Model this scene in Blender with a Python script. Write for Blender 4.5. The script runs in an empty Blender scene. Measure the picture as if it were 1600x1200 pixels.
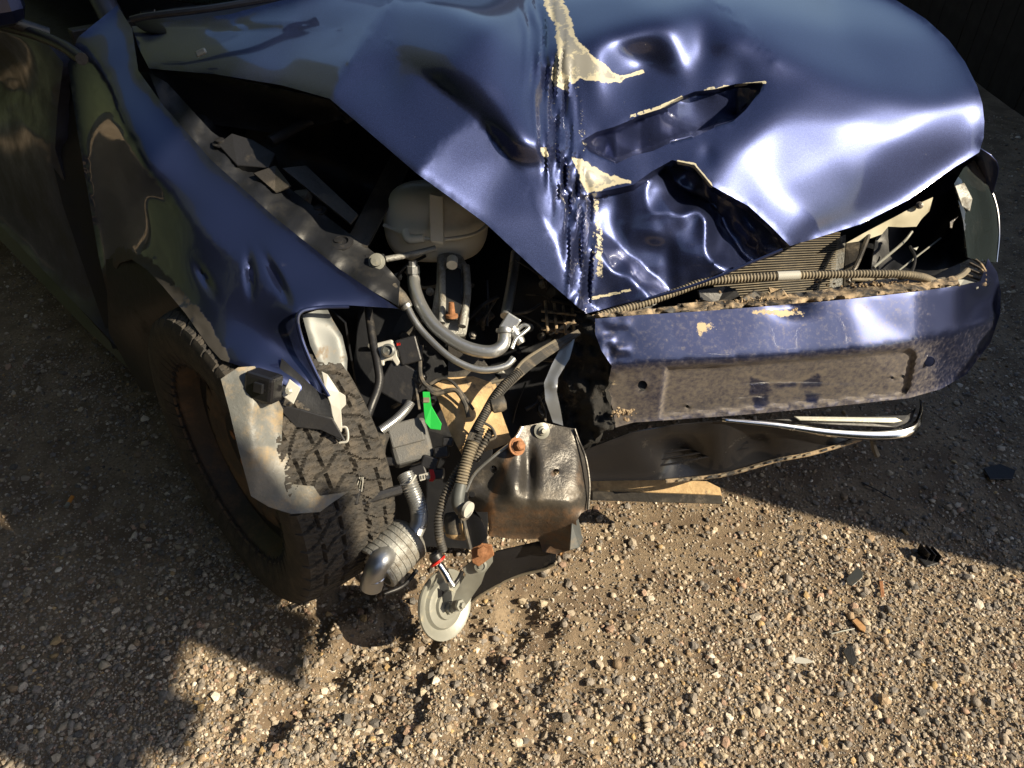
import bpy, bmesh, math, random
import numpy as np
from mathutils import Vector, Matrix
from mathutils.geometry import delaunay_2d_cdt
R=math.radians
random.seed(7); rng=np.random.default_rng(7)
sc=bpy.context.scene; COL=sc.collection
# ---------------------------------------------------------------- camera
H=1.42; FPX=1209.0; PITCH=R(40)
cp,sp=math.cos(PITCH),math.sin(PITCH)
cam=bpy.data.cameras.new('camera'); camo=bpy.data.objects.new('camera',cam); COL.objects.link(camo)
cam.sensor_width=36; cam.lens=36*FPX/1600; cam.clip_start=.02; cam.clip_end=3000
camo.location=(0,0,H); camo.rotation_euler=(R(90)-PITCH,0,0); sc.camera=camo
# ---------------------------------------------------------------- light
SAZ=math.atan2(-.37,.93); SEL=R(36)
SUN=Vector((math.cos(SEL)*math.cos(SAZ),math.cos(SEL)*math.sin(SAZ),math.sin(SEL)))
w=bpy.data.worlds.new('World'); sc.world=w; w.use_nodes=True
nt=w.node_tree; bg=nt.nodes['Background']; sky=nt.nodes.new('ShaderNodeTexSky')
sky.sky_type='NISHITA'; sky.sun_disc=False; sky.sun_elevation=SEL; sky.sun_rotation=R(90)-SAZ
nt.links.new(sky.outputs[0],bg.inputs[0]); bg.inputs[1].default_value=.085
sl=bpy.data.lights.new('sun','SUN'); sl.energy=5; sl.angle=R(.53); sl.color=(1,.865,.64)
slo=bpy.data.objects.new('sun',sl); COL.objects.link(slo); slo.rotation_euler=SUN.to_track_quat('Z','Y').to_euler()
sc.view_settings.view_transform='Standard'; sc.view_settings.look='None'; sc.view_settings.exposure=.8; sc.view_settings.gamma=1
# ---------------------------------------------------------------- pixel helpers
def ray(px,py):
    u=(px-800)/FPX; v=(600-py)/FPX
    return np.array([u,cp+v*sp,-sp+v*cp])
CAMP=np.array([0,0,H])
def Dp(px,py,d): return Vector(CAMP+d*ray(px,py))
def Zp(px,py,z): return Dp(px,py,(z-H)/ray(px,py)[2])
def depth(px,py,k,v):
    r=ray(px,py)
    return v if k=='d' else (v-H)/r[2] if k=='z' else v/r[1]
CR=Vector((1,0,0)); CU=Vector((0,sp,cp)); CN=Vector((0,-cp,sp))   # picture right, picture up, towards viewer
TH=R(40); CF=Vector((math.sin(TH),-math.cos(TH),0)); CL=Vector((math.cos(TH),math.sin(TH),0))
AX=Vector((-.497,1.10,0))+.77*CL                                    # middle of the front axle on the ground
def K(f,l,z): return AX+CF*f+CL*l+Vector((0,0,z))
# ---------------------------------------------------------------- numpy noise
_T=rng.random((256,256))
def vnoise(x,y):
    x=np.asarray(x,float);y=np.asarray(y,float)
    xi=np.floor(x).astype(int);yi=np.floor(y).astype(int);fx=x-xi;fy=y-yi
    fx=fx*fx*(3-2*fx);fy=fy*fy*(3-2*fy)
    g=lambda a,b:_T[a&255,b&255]
    return (g(xi,yi)*(1-fx)+g(xi+1,yi)*fx)*(1-fy)+(g(xi,yi+1)*(1-fx)+g(xi+1,yi+1)*fx)*fy-.5
def fbm(x,y,o=3):
    s=0;a=1
    for i in range(o): s=s+a*vnoise(np.asarray(x)*2**i+17*i,np.asarray(y)*2**i+9*i);a*=.5
    return s
def sstep(a,b,x):
    t=np.clip((x-a)/(b-a),0,1); return t*t*(3-2*t)
# ---------------------------------------------------------------- materials
def mat(name,col,rough=.5,metal=0,coat=0,noise=0,nscale=30,col2=None,mixscale=8,mixlo=.45,mixhi=.6,bump=0,bscale=120,dirt=None,dirtscale=9,dirtlo=.5,dirthi=.66,attrs=(),spec=.5,trans=0,emit=None,alpha=None,wear=None,crough=.04):
    m=bpy.data.materials.new(name); m.use_nodes=True; t=m.node_tree; N=t.nodes; L=t.links
    b=N['Principled BSDF']
    b.inputs['Roughness'].default_value=rough; b.inputs['Metallic'].default_value=metal
    b.inputs['Coat Weight'].default_value=coat; b.inputs['Coat Roughness'].default_value=crough
    b.inputs['Specular IOR Level'].default_value=spec
    if trans: b.inputs['Transmission Weight'].default_value=trans
    tc=N.new('ShaderNodeTexCoord'); V=tc.outputs['Object']
    def nz(scale,detail=5,rgh=.6):
        n=N.new('ShaderNodeTexNoise'); n.inputs['Scale'].default_value=scale; n.inputs['Detail'].default_value=detail; n.inputs['Roughness'].default_value=rgh; L.new(V,n.inputs['Vector']); return n.outputs['Fac']
    def ramp(s,lo,hi):
        r=N.new('ShaderNodeMapRange'); r.interpolation_type='SMOOTHSTEP'; L.new(s,r.inputs[0]); r.inputs[1].default_value=lo; r.inputs[2].default_value=hi; return r.outputs[0]
    def mix(a,c,f):
        x=N.new('ShaderNodeMix'); x.data_type='RGBA'
        for i,s in ((6,a),(7,c)):
            if isinstance(s,(tuple,list)): x.inputs[i].default_value=(*s[:3],1)
            else: L.new(s,x.inputs[i])
        if isinstance(f,(int,float)): x.inputs[0].default_value=f
        else: L.new(f,x.inputs[0])
        return x.outputs[2]
    def mul(a,f):
        x=N.new('ShaderNodeMath'); x.operation='MULTIPLY'
        for i,s in enumerate((a,f)):
            if isinstance(s,(int,float)): x.inputs[i].default_value=s
            else: L.new(s,x.inputs[i])
        return x.outputs[0]
    def add(a,f,op='ADD'):
        x=N.new('ShaderNodeMath'); x.operation=op; x.use_clamp=False
        for i,s in enumerate((a,f)):
            if isinstance(s,(int,float)): x.inputs[i].default_value=s
            else: L.new(s,x.inputs[i])
        return x.outputs[0]
    c=col; r=None; me=None; co=None
    if col2: c=mix(c,col2,ramp(nz(mixscale),mixlo,mixhi))
    if noise: c=mix(c,tuple(min(1,x*(1+noise)+.004) for x in col),ramp(nz(nscale,8),.35,.75)) if not col2 else mix(c,tuple(x*(1-noise) for x in col),ramp(nz(nscale,8),.4,.75))
    if dirt:
        f=ramp(nz(dirtscale,10,.72),dirtlo,dirthi)
        c=mix(c,dirt,f); r=add(mul(f,.9-rough),rough)
        if metal: me=add(metal,mul(f,-metal))
        if coat: co=add(coat,mul(f,-coat))
    for (an,acol,scale,amp,rg) in attrs:     # masks stored on the mesh, edges broken by noise
        a=N.new('ShaderNodeAttribute'); a.attribute_name=an
        s=add(a.outputs['Fac'],mul(add(nz(scale,8,.7),-.5),amp)); f=ramp(s,.46,.54) if amp<1.2 else ramp(s,.15,.95)
        c=mix(c,acol,f)
        r=add(mul(f,rg),mul(add(1,mul(f,-1)),r if r is not None else rough))
        me=mul(add(1,mul(f,-1)),me if me is not None else metal)
        co=mul(add(1,mul(f,-1)),co if co is not None else coat)
    if isinstance(c,tuple): b.inputs['Base Color'].default_value=(*c[:3],1)
    else: L.new(c,b.inputs['Base Color'])
    if r is not None: L.new(r,b.inputs['Roughness'])
    if me is not None: L.new(me,b.inputs['Metallic'])
    if co is not None: L.new(co,b.inputs['Coat Weight'])
    if bump:
        bp=N.new('ShaderNodeBump'); bp.inputs['Strength'].default_value=bump; bp.inputs['Distance'].default_value=.004
        L.new(nz(bscale,6),bp.inputs['Height']); L.new(bp.outputs[0],b.inputs['Normal'])
    return m
PRIMER=(.47,.43,.31); DUST=(.33,.25,.15); RUST=(.19,.085,.03)
M={}
BLUE=(.029,.038,.096)
M['hood']=mat('blue_metallic_paint_chipped',BLUE,.385,.86,1,noise=.9,nscale=700,attrs=[('chip',PRIMER,38,1.1,.55),('bare',(.24,.235,.21),50,1.0,.4),('fleck',PRIMER,110,1.1,.6)],dirt=(.30,.28,.27),dirtscale=150,dirtlo=.655,dirthi=.78,crough=.08)
M['blue']=mat('blue_metallic_paint',BLUE,.36,.86,1,dirt=(.16,.14,.12),dirtscale=26,dirtlo=.62,dirthi=.9,attrs=[('dusty',(.05,.045,.04),26,.9,.75)])
M['bumper']=mat('blue_bumper_paint_dirty',BLUE,.38,.8,1,attrs=[('dusty',(.17,.148,.128),110,1.25,.8),('mud',(.50,.41,.27),60,.9,.95)],dirt=(.28,.23,.18),dirtscale=110,dirtlo=.64,dirthi=.84)
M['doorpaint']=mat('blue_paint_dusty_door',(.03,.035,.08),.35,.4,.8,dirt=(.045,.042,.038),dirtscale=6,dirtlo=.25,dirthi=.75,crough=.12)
M['primer']=mat('cream_primer',PRIMER,.55,dirt=(.3,.25,.16),dirtscale=25,dirtlo=.55,dirthi=.75)
M['greyprimer']=mat('grey_inner_panel',(.11,.117,.115),.45,.2,dirt=(.24,.17,.10),dirtscale=16,dirtlo=.52,dirthi=.7)
M['black']=mat('black_plastic',(.018,.018,.02),.42,dirt=(.10,.085,.065),dirtscale=18,dirtlo=.55,dirthi=.85,bump=.15)
M['gblack']=mat('gloss_black_plastic',(.012,.012,.014),.22,dirt=(.07,.06,.05),dirtscale=25,dirtlo=.58,dirthi=.85)
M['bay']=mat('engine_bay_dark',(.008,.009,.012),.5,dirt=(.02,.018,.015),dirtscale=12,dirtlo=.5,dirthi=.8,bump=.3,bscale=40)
M['felt']=mat('black_felt',(.02,.019,.018),.95,dirt=(.15,.12,.085),dirtscale=22,dirtlo=.56,dirthi=.75,bump=1,bscale=260)
M['liner']=mat('grey_arch_liner_plastic',(.13,.135,.13),.45,dirt=(.36,.26,.14),dirtscale=18,dirtlo=.46,dirthi=.72,col2=(.2,.19,.165),mixscale=7,bump=.3)
M['rubber']=mat('tyre_rubber',(.028,.026,.025),.75,dirt=(.17,.13,.095),dirtscale=16,dirtlo=.42,dirthi=.68,bump=.4,bscale=300)
M['tread']=mat('tyre_tread_rubber',(.03,.028,.026),.82,dirt=(.10,.083,.064),dirtscale=34,dirtlo=.35,dirthi=.8,bump=.4,bscale=400)
M['rim']=mat('rusty_steel_rim',(.075,.062,.052),.55,.3,dirt=(.18,.115,.07),dirtscale=14,dirtlo=.42,dirthi=.7,bump=.3)
M['alu']=mat('dull_aluminium',(.52,.53,.53),.36,.85,dirt=(.19,.17,.14),dirtscale=40,dirtlo=.58,dirthi=.72,bump=.1)
M['cast']=mat('cast_aluminium',(.34,.34,.32),.55,.6,dirt=(.16,.14,.11),dirtscale=24,dirtlo=.46,dirthi=.66,bump=.6,bscale=200)
M['chrome']=mat('chrome',(.75,.75,.75),.12,1,dirt=(.3,.25,.18),dirtscale=30,dirtlo=.6,dirthi=.8)
M['zinc']=mat('pale_zinc_plate',(.28,.28,.245),.42,.35,dirt=(.36,.31,.2),dirtscale=35,dirtlo=.55,dirthi=.75,bump=.1)
M['steel']=mat('worn_bracket_steel',(.05,.046,.042),.34,.35,dirt=(.15,.12,.085),dirtscale=20,dirtlo=.5,dirthi=.82,col2=(.085,.077,.066),mixscale=7,bump=.25,bscale=160,attrs=[('rust',(.15,.075,.03),60,1.25,.8)])
M['rust']=mat('rusty_bolt',(.26,.12,.055),.8,.2,noise=.5,nscale=120,bump=.5)
M['tank']=mat('milky_tank_plastic',(.80,.76,.64),.35,dirt=(.5,.42,.28),dirtscale=9,dirtlo=.5,dirthi=.9,trans=.0)
M['dust']=mat('dusty_tan_panel',(.42,.29,.15),.9,noise=.4,nscale=60,dirt=(.12,.10,.08),dirtscale=16,dirtlo=.55,dirthi=.7,bump=.5)
M['hose']=mat('dusty_black_hose',(.045,.043,.04),.6,dirt=(.22,.18,.13),dirtscale=28,dirtlo=.45,dirthi=.7)
M['tanhose']=mat('dusty_tan_hose',(.17,.145,.105),.7,dirt=(.3,.25,.17),dirtscale=40,dirtlo=.45,dirthi=.7)
M['white']=mat('white_plastic',(.45,.44,.40),.5,dirt=(.4,.36,.28),dirtscale=60,dirtlo=.55,dirthi=.75)
M['green']=mat('green_tape',(.02,.42,.06),.4)
M['red']=mat('red_plastic',(.5,.02,.015),.35)
M['orange']=mat('orange_paper',(.62,.26,.05),.7)
M['chipwood']=mat('wood_chip',(.34,.19,.08),.8,noise=.4,nscale=200)
M['glass']=mat('dark_glass',(.006,.010,.009),.04,0,1)
M['lamp']=mat('headlamp_lens',(.018,.024,.026),.06,0,1,dirt=(.10,.10,.09),dirtscale=10,dirtlo=.55,dirthi=.9)
M['dirt']=mat('caked_dirt',(.40,.30,.19),.95,noise=.5,nscale=120,col2=(.2,.14,.09),mixscale=40,bump=1,bscale=200)
M['ledge']=mat('dusty_broken_plastic',(.035,.034,.033),.6,dirt=(.40,.30,.19),dirtscale=20,dirtlo=.42,dirthi=.6,bump=.4)
M['wood']=mat('dark_fence_board',(.016,.014,.013),.8,noise=.5,nscale=15)
M['box']=mat('grey_box_plastic',(.10,.10,.098),.6,dirt=(.22,.19,.15),dirtscale=20,dirtlo=.5,dirthi=.75,bump=.3,bscale=300)
# ---------------------------------------------------------------- object helpers
CAR=bpy.data.objects.new('crashed_car',None); COL.objects.link(CAR)
CAR.location=AX; CAR['label']='dark blue car with crumpled bonnet and torn-off front corner on gravel'; CAR['category']='car'
def mk(name,verts,faces,m,parent=CAR,smooth=True,label=None,cat=None,group=None,kind=None,attrs=None,sharp=38):
    v=np.array([tuple(x) for x in verts],float); c=v.mean(0)
    me=bpy.data.meshes.new(name); me.from_pydata((v-c).tolist(),[],[list(map(int,f)) for f in faces]); me.update()
    if smooth: me.polygons.foreach_set('use_smooth',[True]*len(me.polygons))
    if attrs:
        for k,a in attrs.items():
            at=me.attributes.new(k,'FLOAT','POINT'); at.data.foreach_set('value',np.asarray(a,dtype=np.float32))
    if smooth: me.set_sharp_from_angle(angle=R(sharp))
    me.materials.append(m if not isinstance(m,str) else M[m])
    o=bpy.data.objects.new(name,me); COL.objects.link(o); o.location=c
    par(o,parent)
    if label:o['label']=label
    if cat:o['category']=cat
    if group:o['group']=group
    if kind:o['kind']=kind
    return o
def wpos(o):
    p=Vector((0,0,0))
    p=Vector(o.location)            # locations are always written in world space here
    return p
def par(o,parent):
    if parent is None: return
    o.parent=parent; o.matrix_parent_inverse=Matrix.Translation(-wpos(parent)) if parent.parent is None else (Matrix.Translation(-wpos(parent)))
def frame(path,i):
    n=len(path); t=(path[min(i+1,n-1)]-path[max(i-1,0)]); return t.normalized()
def crom(P,n=8):
    P=[Vector(p) for p in P]
    if len(P)<3: 
        return [P[0].lerp(P[-1],k/n) for k in range(n+1)]
    Q=[2*P[0]-P[1]]+P+[2*P[-1]-P[-2]]; out=[]
    for i in range(1,len(Q)-2):
        a,b,c,d=Q[i-1:i+3]
        for k in range(n):
            t=k/n; out.append(.5*((2*b)+(c-a)*t+(2*a-5*b+4*c-d)*t*t+(3*b-a-3*c+d)*t**3))
    out.append(P[-1]); return out
def resample(path,step):
    L=[0]
    for a,b in zip(path,path[1:]): L.append(L[-1]+(b-a).length)
    n=max(2,int(L[-1]/step)); out=[]; j=0
    for k in range(n+1):
        s=L[-1]*k/n
        while j<len(L)-2 and L[j+1]<s: j+=1
        u=(s-L[j])/max(1e-9,L[j+1]-L[j]); out.append(path[j].lerp(path[j+1],min(1,u)))
    return out
def tubegeo(path,r,seg=12,corr=None,cap=True,rfun=None):
    path=[Vector(p) for p in path]
    if corr: path=resample(path,corr[0]/4)
    V=[];Fc=[]; n=len(path); up=Vector((.3,.2,.93))
    for i,p in enumerate(path):
        t=frame(path,i); a=(up-t*up.dot(t)).normalized(); up=a; b=t.cross(a)
        rr=r if not rfun else r*rfun(i/(n-1))
        if corr: rr*=1+corr[1]*(1,0,-1,0)[i%4]
        for k in range(seg):
            an=2*math.pi*k/seg; V.append(p+a*(rr*math.cos(an))+b*(rr*math.sin(an)))
    for i in range(n-1):
        for k in range(seg):
            Fc.append((i*seg+k,i*seg+(k+1)%seg,(i+1)*seg+(k+1)%seg,(i+1)*seg+k))
    if cap: Fc.append(tuple(range(seg))[::-1]); Fc.append(tuple((n-1)*seg+k for k in range(seg)))
    return V,Fc
def pix(P): return [Dp(*p) for p in P]
def tube(name,P,r,m,seg=12,corr=None,parent=CAR,rfun=None,n=8,world=False,**k):
    path=crom(P if world else pix(P),n); V,Fc=tubegeo(path,r,seg,corr,True,rfun); return mk(name,V,Fc,m,parent,**k)
def basis(ax):
    ax=Vector(ax).normalized(); a=Vector((0,0,1)) if abs(ax.z)<.9 else Vector((1,0,0))
    x=(a-ax*a.dot(ax)).normalized(); return x,ax.cross(x),ax
def lathe(name,prof,c,ax,m,seg=40,parent=CAR,**k):
    x,y,z=basis(ax); c=Vector(c); V=[];Fc=[]
    for r,h in prof:
        for i in range(seg):
            a=2*math.pi*i/seg; V.append(c+x*(r*math.cos(a))+y*(r*math.sin(a))+z*h)
    for j in range(len(prof)-1):
        for i in range(seg): Fc.append((j*seg+i,j*seg+(i+1)%seg,(j+1)*seg+(i+1)%seg,(j+1)*seg+i))
    if prof[0][0]>1e-4: Fc.append(tuple(range(seg))[::-1])
    if prof[-1][0]>1e-4: Fc.append(tuple((len(prof)-1)*seg+i for i in range(seg)))
    return mk(name,V,Fc,m,parent,**k)
def bev(o,w,s=2):
    b=o.modifiers.new('bevel','BEVEL'); b.width=w; b.segments=s; b.limit_method='ANGLE'; b.angle_limit=R(40); return o
def box(name,c,size,m,ax=None,b=.003,parent=CAR,**k):
    X,Y,Z=ax if ax else (CR,CU,CN); X,Y,Z=Vector(X),Vector(Y),Vector(Z); c=Vector(c); V=[]
    for i in (-1,1):
        for j in (-1,1):
            for l in (-1,1): V.append(c+X*(i*size[0]/2)+Y*(j*size[1]/2)+Z*(l*size[2]/2))
    Fc=[(0,1,3,2),(4,6,7,5),(0,4,5,1),(2,3,7,6),(0,2,6,4),(1,5,7,3)]
    return bev(mk(name,V,Fc,m,parent,smooth=False,**k),b)
def rotax(deg,tiltx=0,tilty=0):
    q=Matrix.Rotation(R(deg),3,CN); X,Y,Z=q@CR,q@CU,q@CN
    q=Matrix.Rotation(R(tilty),3,Y); X,Z=q@X,q@Z
    q=Matrix.Rotation(R(tiltx),3,X); return X,q@Y,q@Z
def plate(name,P,th,m,parent=CAR,b=.0012,smooth=False,dir=None,**k):
    W=pix(P); n=len(W); nn=Vector((0,0,0))
    for i in range(n): nn+=W[i].cross(W[(i+1)%n])
    nn=nn.normalized() if nn.length>1e-9 else CN
    if nn.dot(CN)<0: W=W[::-1]; nn=-nn
    off=(-nn if dir is None else Vector(dir))*th
    bm=bmesh.new(); a=[bm.verts.new(v) for v in W]; f=bm.faces.new(a); r=bmesh.ops.triangulate(bm,faces=[f])
    bm.verts.index_update(); V=[v.co.copy() for v in bm.verts]; T=[[v.index for v in f.verts] for f in bm.faces]; bm.free()
    Fc=[t for t in T]+[[i+n for i in t[::-1]] for t in T]+[(i,i+n,(i+1)%n+n,(i+1)%n) for i in range(n)]
    V=V+[v+off for v in V]
    o=mk(name,V,Fc,m,parent,smooth=smooth,**k)
    if b: bev(o,b,1)
    return o
def inpoly(x,y,P):
    x=np.asarray(x);y=np.asarray(y);r=np.zeros(x.shape,bool);n=len(P)
    for i in range(n):
        x1,y1=P[i][:2];x2,y2=P[(i+1)%n][:2]
        if y1==y2: continue
        c=((y1>y)!=(y2>y))&(x<(x2-x1)*(y-y1)/(y2-y1)+x1); r^=c
    return r
def pdist(x,y,P,closed=False):
    x=np.asarray(x,float);y=np.asarray(y,float);d=np.full(x.shape,1e9);n=len(P)
    for i in range(n if closed else n-1):
        a=np.array(P[i][:2],float);b=np.array(P[(i+1)%n][:2],float);e=b-a
        t=np.clip(((x-a[0])*e[0]+(y-a[1])*e[1])/max(e@e,1e-9),0,1)
        d=np.minimum(d,np.hypot(x-a[0]-t*e[0],y-a[1]-t*e[1]))
    return d
def pmask(x,y,P,soft=6):
    s=np.where(inpoly(x,y,P),1,-1)*pdist(x,y,P,True); return np.clip(.5+s/(2*soft),0,1)
def sheet(name,m,outline,inner=(),creases=(),step=6,smooth=10,fn=None,holes=(),attrs=None,th=.0015,parent=CAR,jag=None,post=None,cw=.10,fin=3,lines=(),**k):
    """a pressed panel: outline, creases and free points given as (px,py,kind,value), kind z / y / d"""
    cv=[];ed=[];key={}
    def addp(p):
        kk=(round(p[0],1),round(p[1],1))
        if kk not in key: key[kk]=len(cv); cv.append((p[0],p[1],1/depth(*p)))
        return key[kk]
    ol=[addp(p) for p in outline]; ed+=[(ol[i],ol[(i+1)%len(ol)]) for i in range(len(ol))]
    cl=[[addp(p) for p in c] for c in creases]
    for c in cl: ed+=list(zip(c,c[1:]))
    for p in inner: addp(p)
    A=np.array(cv)
    res=delaunay_2d_cdt([Vector(p[:2]) for p in cv],ed,[],0,1e-4)
    cvx=np.array([tuple(v) for v in res[0]]); q0=np.zeros(len(cvx))
    for i,orig in enumerate(res[3]):
        q0[i]=A[orig[0],2] if orig else A[np.argmin(((A[:,:2]-cvx[i])**2).sum(1)),2]
    tris=[t for f in res[2] for t in ([f] if len(f)==3 else [(f[0],f[i],f[i+1]) for i in range(1,len(f)-1)])]
    # dense points
    pts=[];E2=[];fixed=[]
    def line(P,closed):
        idx=[]
        n=len(P)
        for i in range(n if closed else n-1):
            a=np.array(P[i][:2],float);b=np.array(P[(i+1)%n][:2],float); s=max(1,int(np.hypot(*(b-a))/step))
            for j in range(s):
                q=a+(b-a)*j/s
                if jag and closed and j>0: q=q+jag*np.array([vnoise(q[0]*.09,q[1]*.09),vnoise(q[0]*.09+50,q[1]*.09)])*2
                idx.append(len(pts));pts.append(q)
        if not closed: idx.append(len(pts));pts.append(np.array(P[-1][:2],float))
        for i in range(len(idx)-1): E2.append((idx[i],idx[i+1]))
        if closed: E2.append((idx[-1],idx[0]))
        return idx
    bidx=line(outline,True); OLP=[pts[i] for i in bidx]
    cidx=[]
    for c in creases: cidx+=line(c,False)
    for c in lines: line(c,False)
    for (hx,hy,hr) in holes: line([(hx+hr*math.cos(a),hy+hr*math.sin(a)) for a in np.linspace(0,2*math.pi,13)[:-1]],True)
    xs=np.array([p[0] for p in OLP]);ys=np.array([p[1] for p in OLP])
    gx,gy=np.meshgrid(np.arange(xs.min(),xs.max(),step),np.arange(ys.min(),ys.max(),step*.87)); gx[1::2]+=step/2
    gx=gx.ravel();gy=gy.ravel(); ok=inpoly(gx,gy,OLP); gx=gx[ok];gy=gy[ok]
    base=np.array(pts); near=np.ones(len(gx),bool)
    for i in range(0,len(base),400):
        bb=base[i:i+400]; near&=(((gx[:,None]-bb[:,0])**2+(gy[:,None]-bb[:,1])**2).min(1)>(.6*step)**2)
    pts=np.vstack([base,np.c_[gx[near],gy[near]]])
    res=delaunay_2d_cdt([Vector(p) for p in pts],E2,[],1,1e-4)
    V=np.array([tuple(v) for v in res[0]]); T=[f for f in res[2] if len(f)==3]; T=np.array(T)
    cen=V[T].mean(1); keep=inpoly(cen[:,0],cen[:,1],OLP)
    for (hx,hy,hr) in holes: keep&=np.hypot(cen[:,0]-hx,cen[:,1]-hy)>hr*.97
    T=T[keep]
    used=np.unique(T); mp=-np.ones(len(V),int); mp[used]=np.arange(len(used)); V=V[used]; T=mp[T]
    # interpolate inverse depth
    q=np.full(len(V),np.nan)
    for t in tris:
        a,b,c=cvx[list(t)]; det=(b[1]-c[1])*(a[0]-c[0])+(c[0]-b[0])*(a[1]-c[1])
        if abs(det)<1e-9: continue
        l1=((b[1]-c[1])*(V[:,0]-c[0])+(c[0]-b[0])*(V[:,1]-c[1]))/det; l2=((c[1]-a[1])*(V[:,0]-c[0])+(a[0]-c[0])*(V[:,1]-c[1]))/det; l3=1-l1-l2
        i=(l1>-1e-6)&(l2>-1e-6)&(l3>-1e-6)&np.isnan(q); q[i]=(l1*q0[t[0]]+l2*q0[t[1]]+l3*q0[t[2]])[i]
    bad=np.where(np.isnan(q))[0]
    for i in bad: q[i]=q0[np.argmin(((cvx-V[i])**2).sum(1))]
    # smoothing
    Ed=np.vstack([T[:,[0,1]],T[:,[1,2]],T[:,[2,0]]]); key2=np.sort(Ed,1); uq,cnt=np.unique(key2,axis=0,return_counts=True)
    bd=np.zeros(len(V),bool); bd[uq[cnt==1].ravel()]=True
    cd=np.full(len(V),1e9)
    for c in creases: cd=np.minimum(cd,pdist(V[:,0],V[:,1],c))
    wgt=np.where(cd<step*.5,cw,.6); wgt[bd]=.30
    inn=uq; 
    for it in range(smooth):
        s=np.zeros(len(V));n=np.zeros(len(V))
        m1=m2=slice(None)
        np.add.at(s,inn[m1,0],q[inn[m1,1]]);np.add.at(n,inn[m1,0],1)
        np.add.at(s,inn[m2,1],q[inn[m2,0]]);np.add.at(n,inn[m2,1],1)
        q=q*(1-wgt)+wgt*s/np.maximum(n,1)
    for it in range(fin):
        s=np.zeros(len(V));n=np.zeros(len(V))
        np.add.at(s,inn[:,0],q[inn[:,1]]);np.add.at(n,inn[:,0],1);np.add.at(s,inn[:,1],q[inn[:,0]]);np.add.at(n,inn[:,1],1)
        q=.4*q+.6*s/np.maximum(n,1)
    d=1/q
    if fn is not None: d=d+fn(V[:,0],V[:,1])
    u=(V[:,0]-800)/FPX; v=(600-V[:,1])/FPX
    W=np.c_[u*d,(cp+v*sp)*d,H+(-sp+v*cp)*d]
    if post is not None: W=post(W)
    a=W[T[:,1]]-W[T[:,0]];b=W[T[:,2]]-W[T[:,0]];nn=np.cross(a,b); fl=(nn*(W[T[:,0]]-CAMP)).sum(1)>0
    T[fl]=T[fl][:,::-1]
    at={kk:f(V[:,0],V[:,1]) for kk,f in (attrs or {}).items()}
    o=mk(name,W,T,m,parent,attrs=at,sharp=52,**k)
    me=o.data; E3=np.empty(len(me.edges)*2,np.int32); me.edges.foreach_get('vertices',E3); E3=np.sort(E3.reshape(-1,2),1); nb=len(V)+1; bk=set((uq[cnt==1][:,0].astype(np.int64)*nb+uq[cnt==1][:,1]).tolist())
    ek=E3[:,0].astype(np.int64)*nb+E3[:,1]; sh=me.attributes.get('sharp_edge') or me.attributes.new('sharp_edge','BOOLEAN','EDGE'); cur=np.zeros(len(me.edges),bool); sh.data.foreach_get('value',cur); cur|=np.array([int(x) in bk for x in ek]); sh.data.foreach_set('value',cur)
    if th:
        s=o.modifiers.new('thickness','SOLIDIFY'); s.thickness=th; s.offset=-1
    return o
# ================================================================ SETTING: ground and gravel
def g2(px,py): p=Zp(px,py,0); return p.x,p.y
CH=[(*g2(470,1085),.20,.020),(*g2(600,985),.17,.014),(*g2(560,930),.12,.009),(*g2(760,960),.10,.010),(*g2(830,1000),.10,.015),(*g2(900,1130),.18,.012),(*g2(1250,1010),.12,.006),(*g2(690,1090),.2,.010)]
def gh(x,y):
    x=np.asarray(x,float);y=np.asarray(y,float)
    h=.010*fbm(x*2.2,y*2.2,3)+.004*fbm(x*11,y*11,3)
    for (cx,cy,r,a) in CH:
        m=np.exp(-((x-cx)**2+(y-cy)**2)/(r*r)); h=h+m*a*(1.6*fbm(x*22+3,y*22,3)-.35)
    for A,B,wd,dp in (((800,935),(870,1010),.022,.022),((430,1120),(520,1050),.03,.028),((620,1130),(540,1090),.03,.02)):
        ax,ay=g2(*A);bx,by=g2(*B); h=h-dp*np.exp(-(pdist(x,y,[(ax,ay),(bx,by)])/wd)**2)
    return h-.006
def axis(lo,hi,step,far):
    c=list(np.arange(lo,hi,step)); a=[];s=step;v=lo
    while v>-far: s*=1.22; v-=s; a.append(v)
    b=[];s=step;v=c[-1]
    while v<far: s*=1.22; v+=s; b.append(v)
    return np.array(a[::-1]+c+b)
gx=axis(-2.0,2.2,.013,400); gy=axis(.35,3.2,.013,400)
X,Y=np.meshgrid(gx,gy); Z=gh(X,Y); ny,nx=X.shape
idx=np.arange(ny*nx).reshape(ny,nx)
gm=bpy.data.meshes.new('ground'); Fq=np.c_[idx[:-1,:-1].ravel(),idx[:-1,1:].ravel(),idx[1:,1:].ravel(),idx[1:,:-1].ravel()]
gm.vertices.add(nx*ny); gm.vertices.foreach_set('co',np.c_[X.ravel(),Y.ravel(),Z.ravel()].ravel())
gm.loops.add(Fq.size); gm.loops.foreach_set('vertex_index',Fq.ravel()); gm.polygons.add(len(Fq)); gm.polygons.foreach_set('loop_start',np.arange(len(Fq))*4); gm.polygons.foreach_set('use_smooth',[True]*len(Fq)); gm.update(calc_edges=True)
M['ground']=mat('sandy_ground',(.31,.235,.155),.95,noise=.5,nscale=140,col2=(.17,.12,.078),mixscale=9,mixlo=.4,mixhi=.62,bump=1,bscale=420)
gm.materials.append(M['ground']); go=bpy.data.objects.new('ground',gm); COL.objects.link(go); go['kind']='structure'
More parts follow.
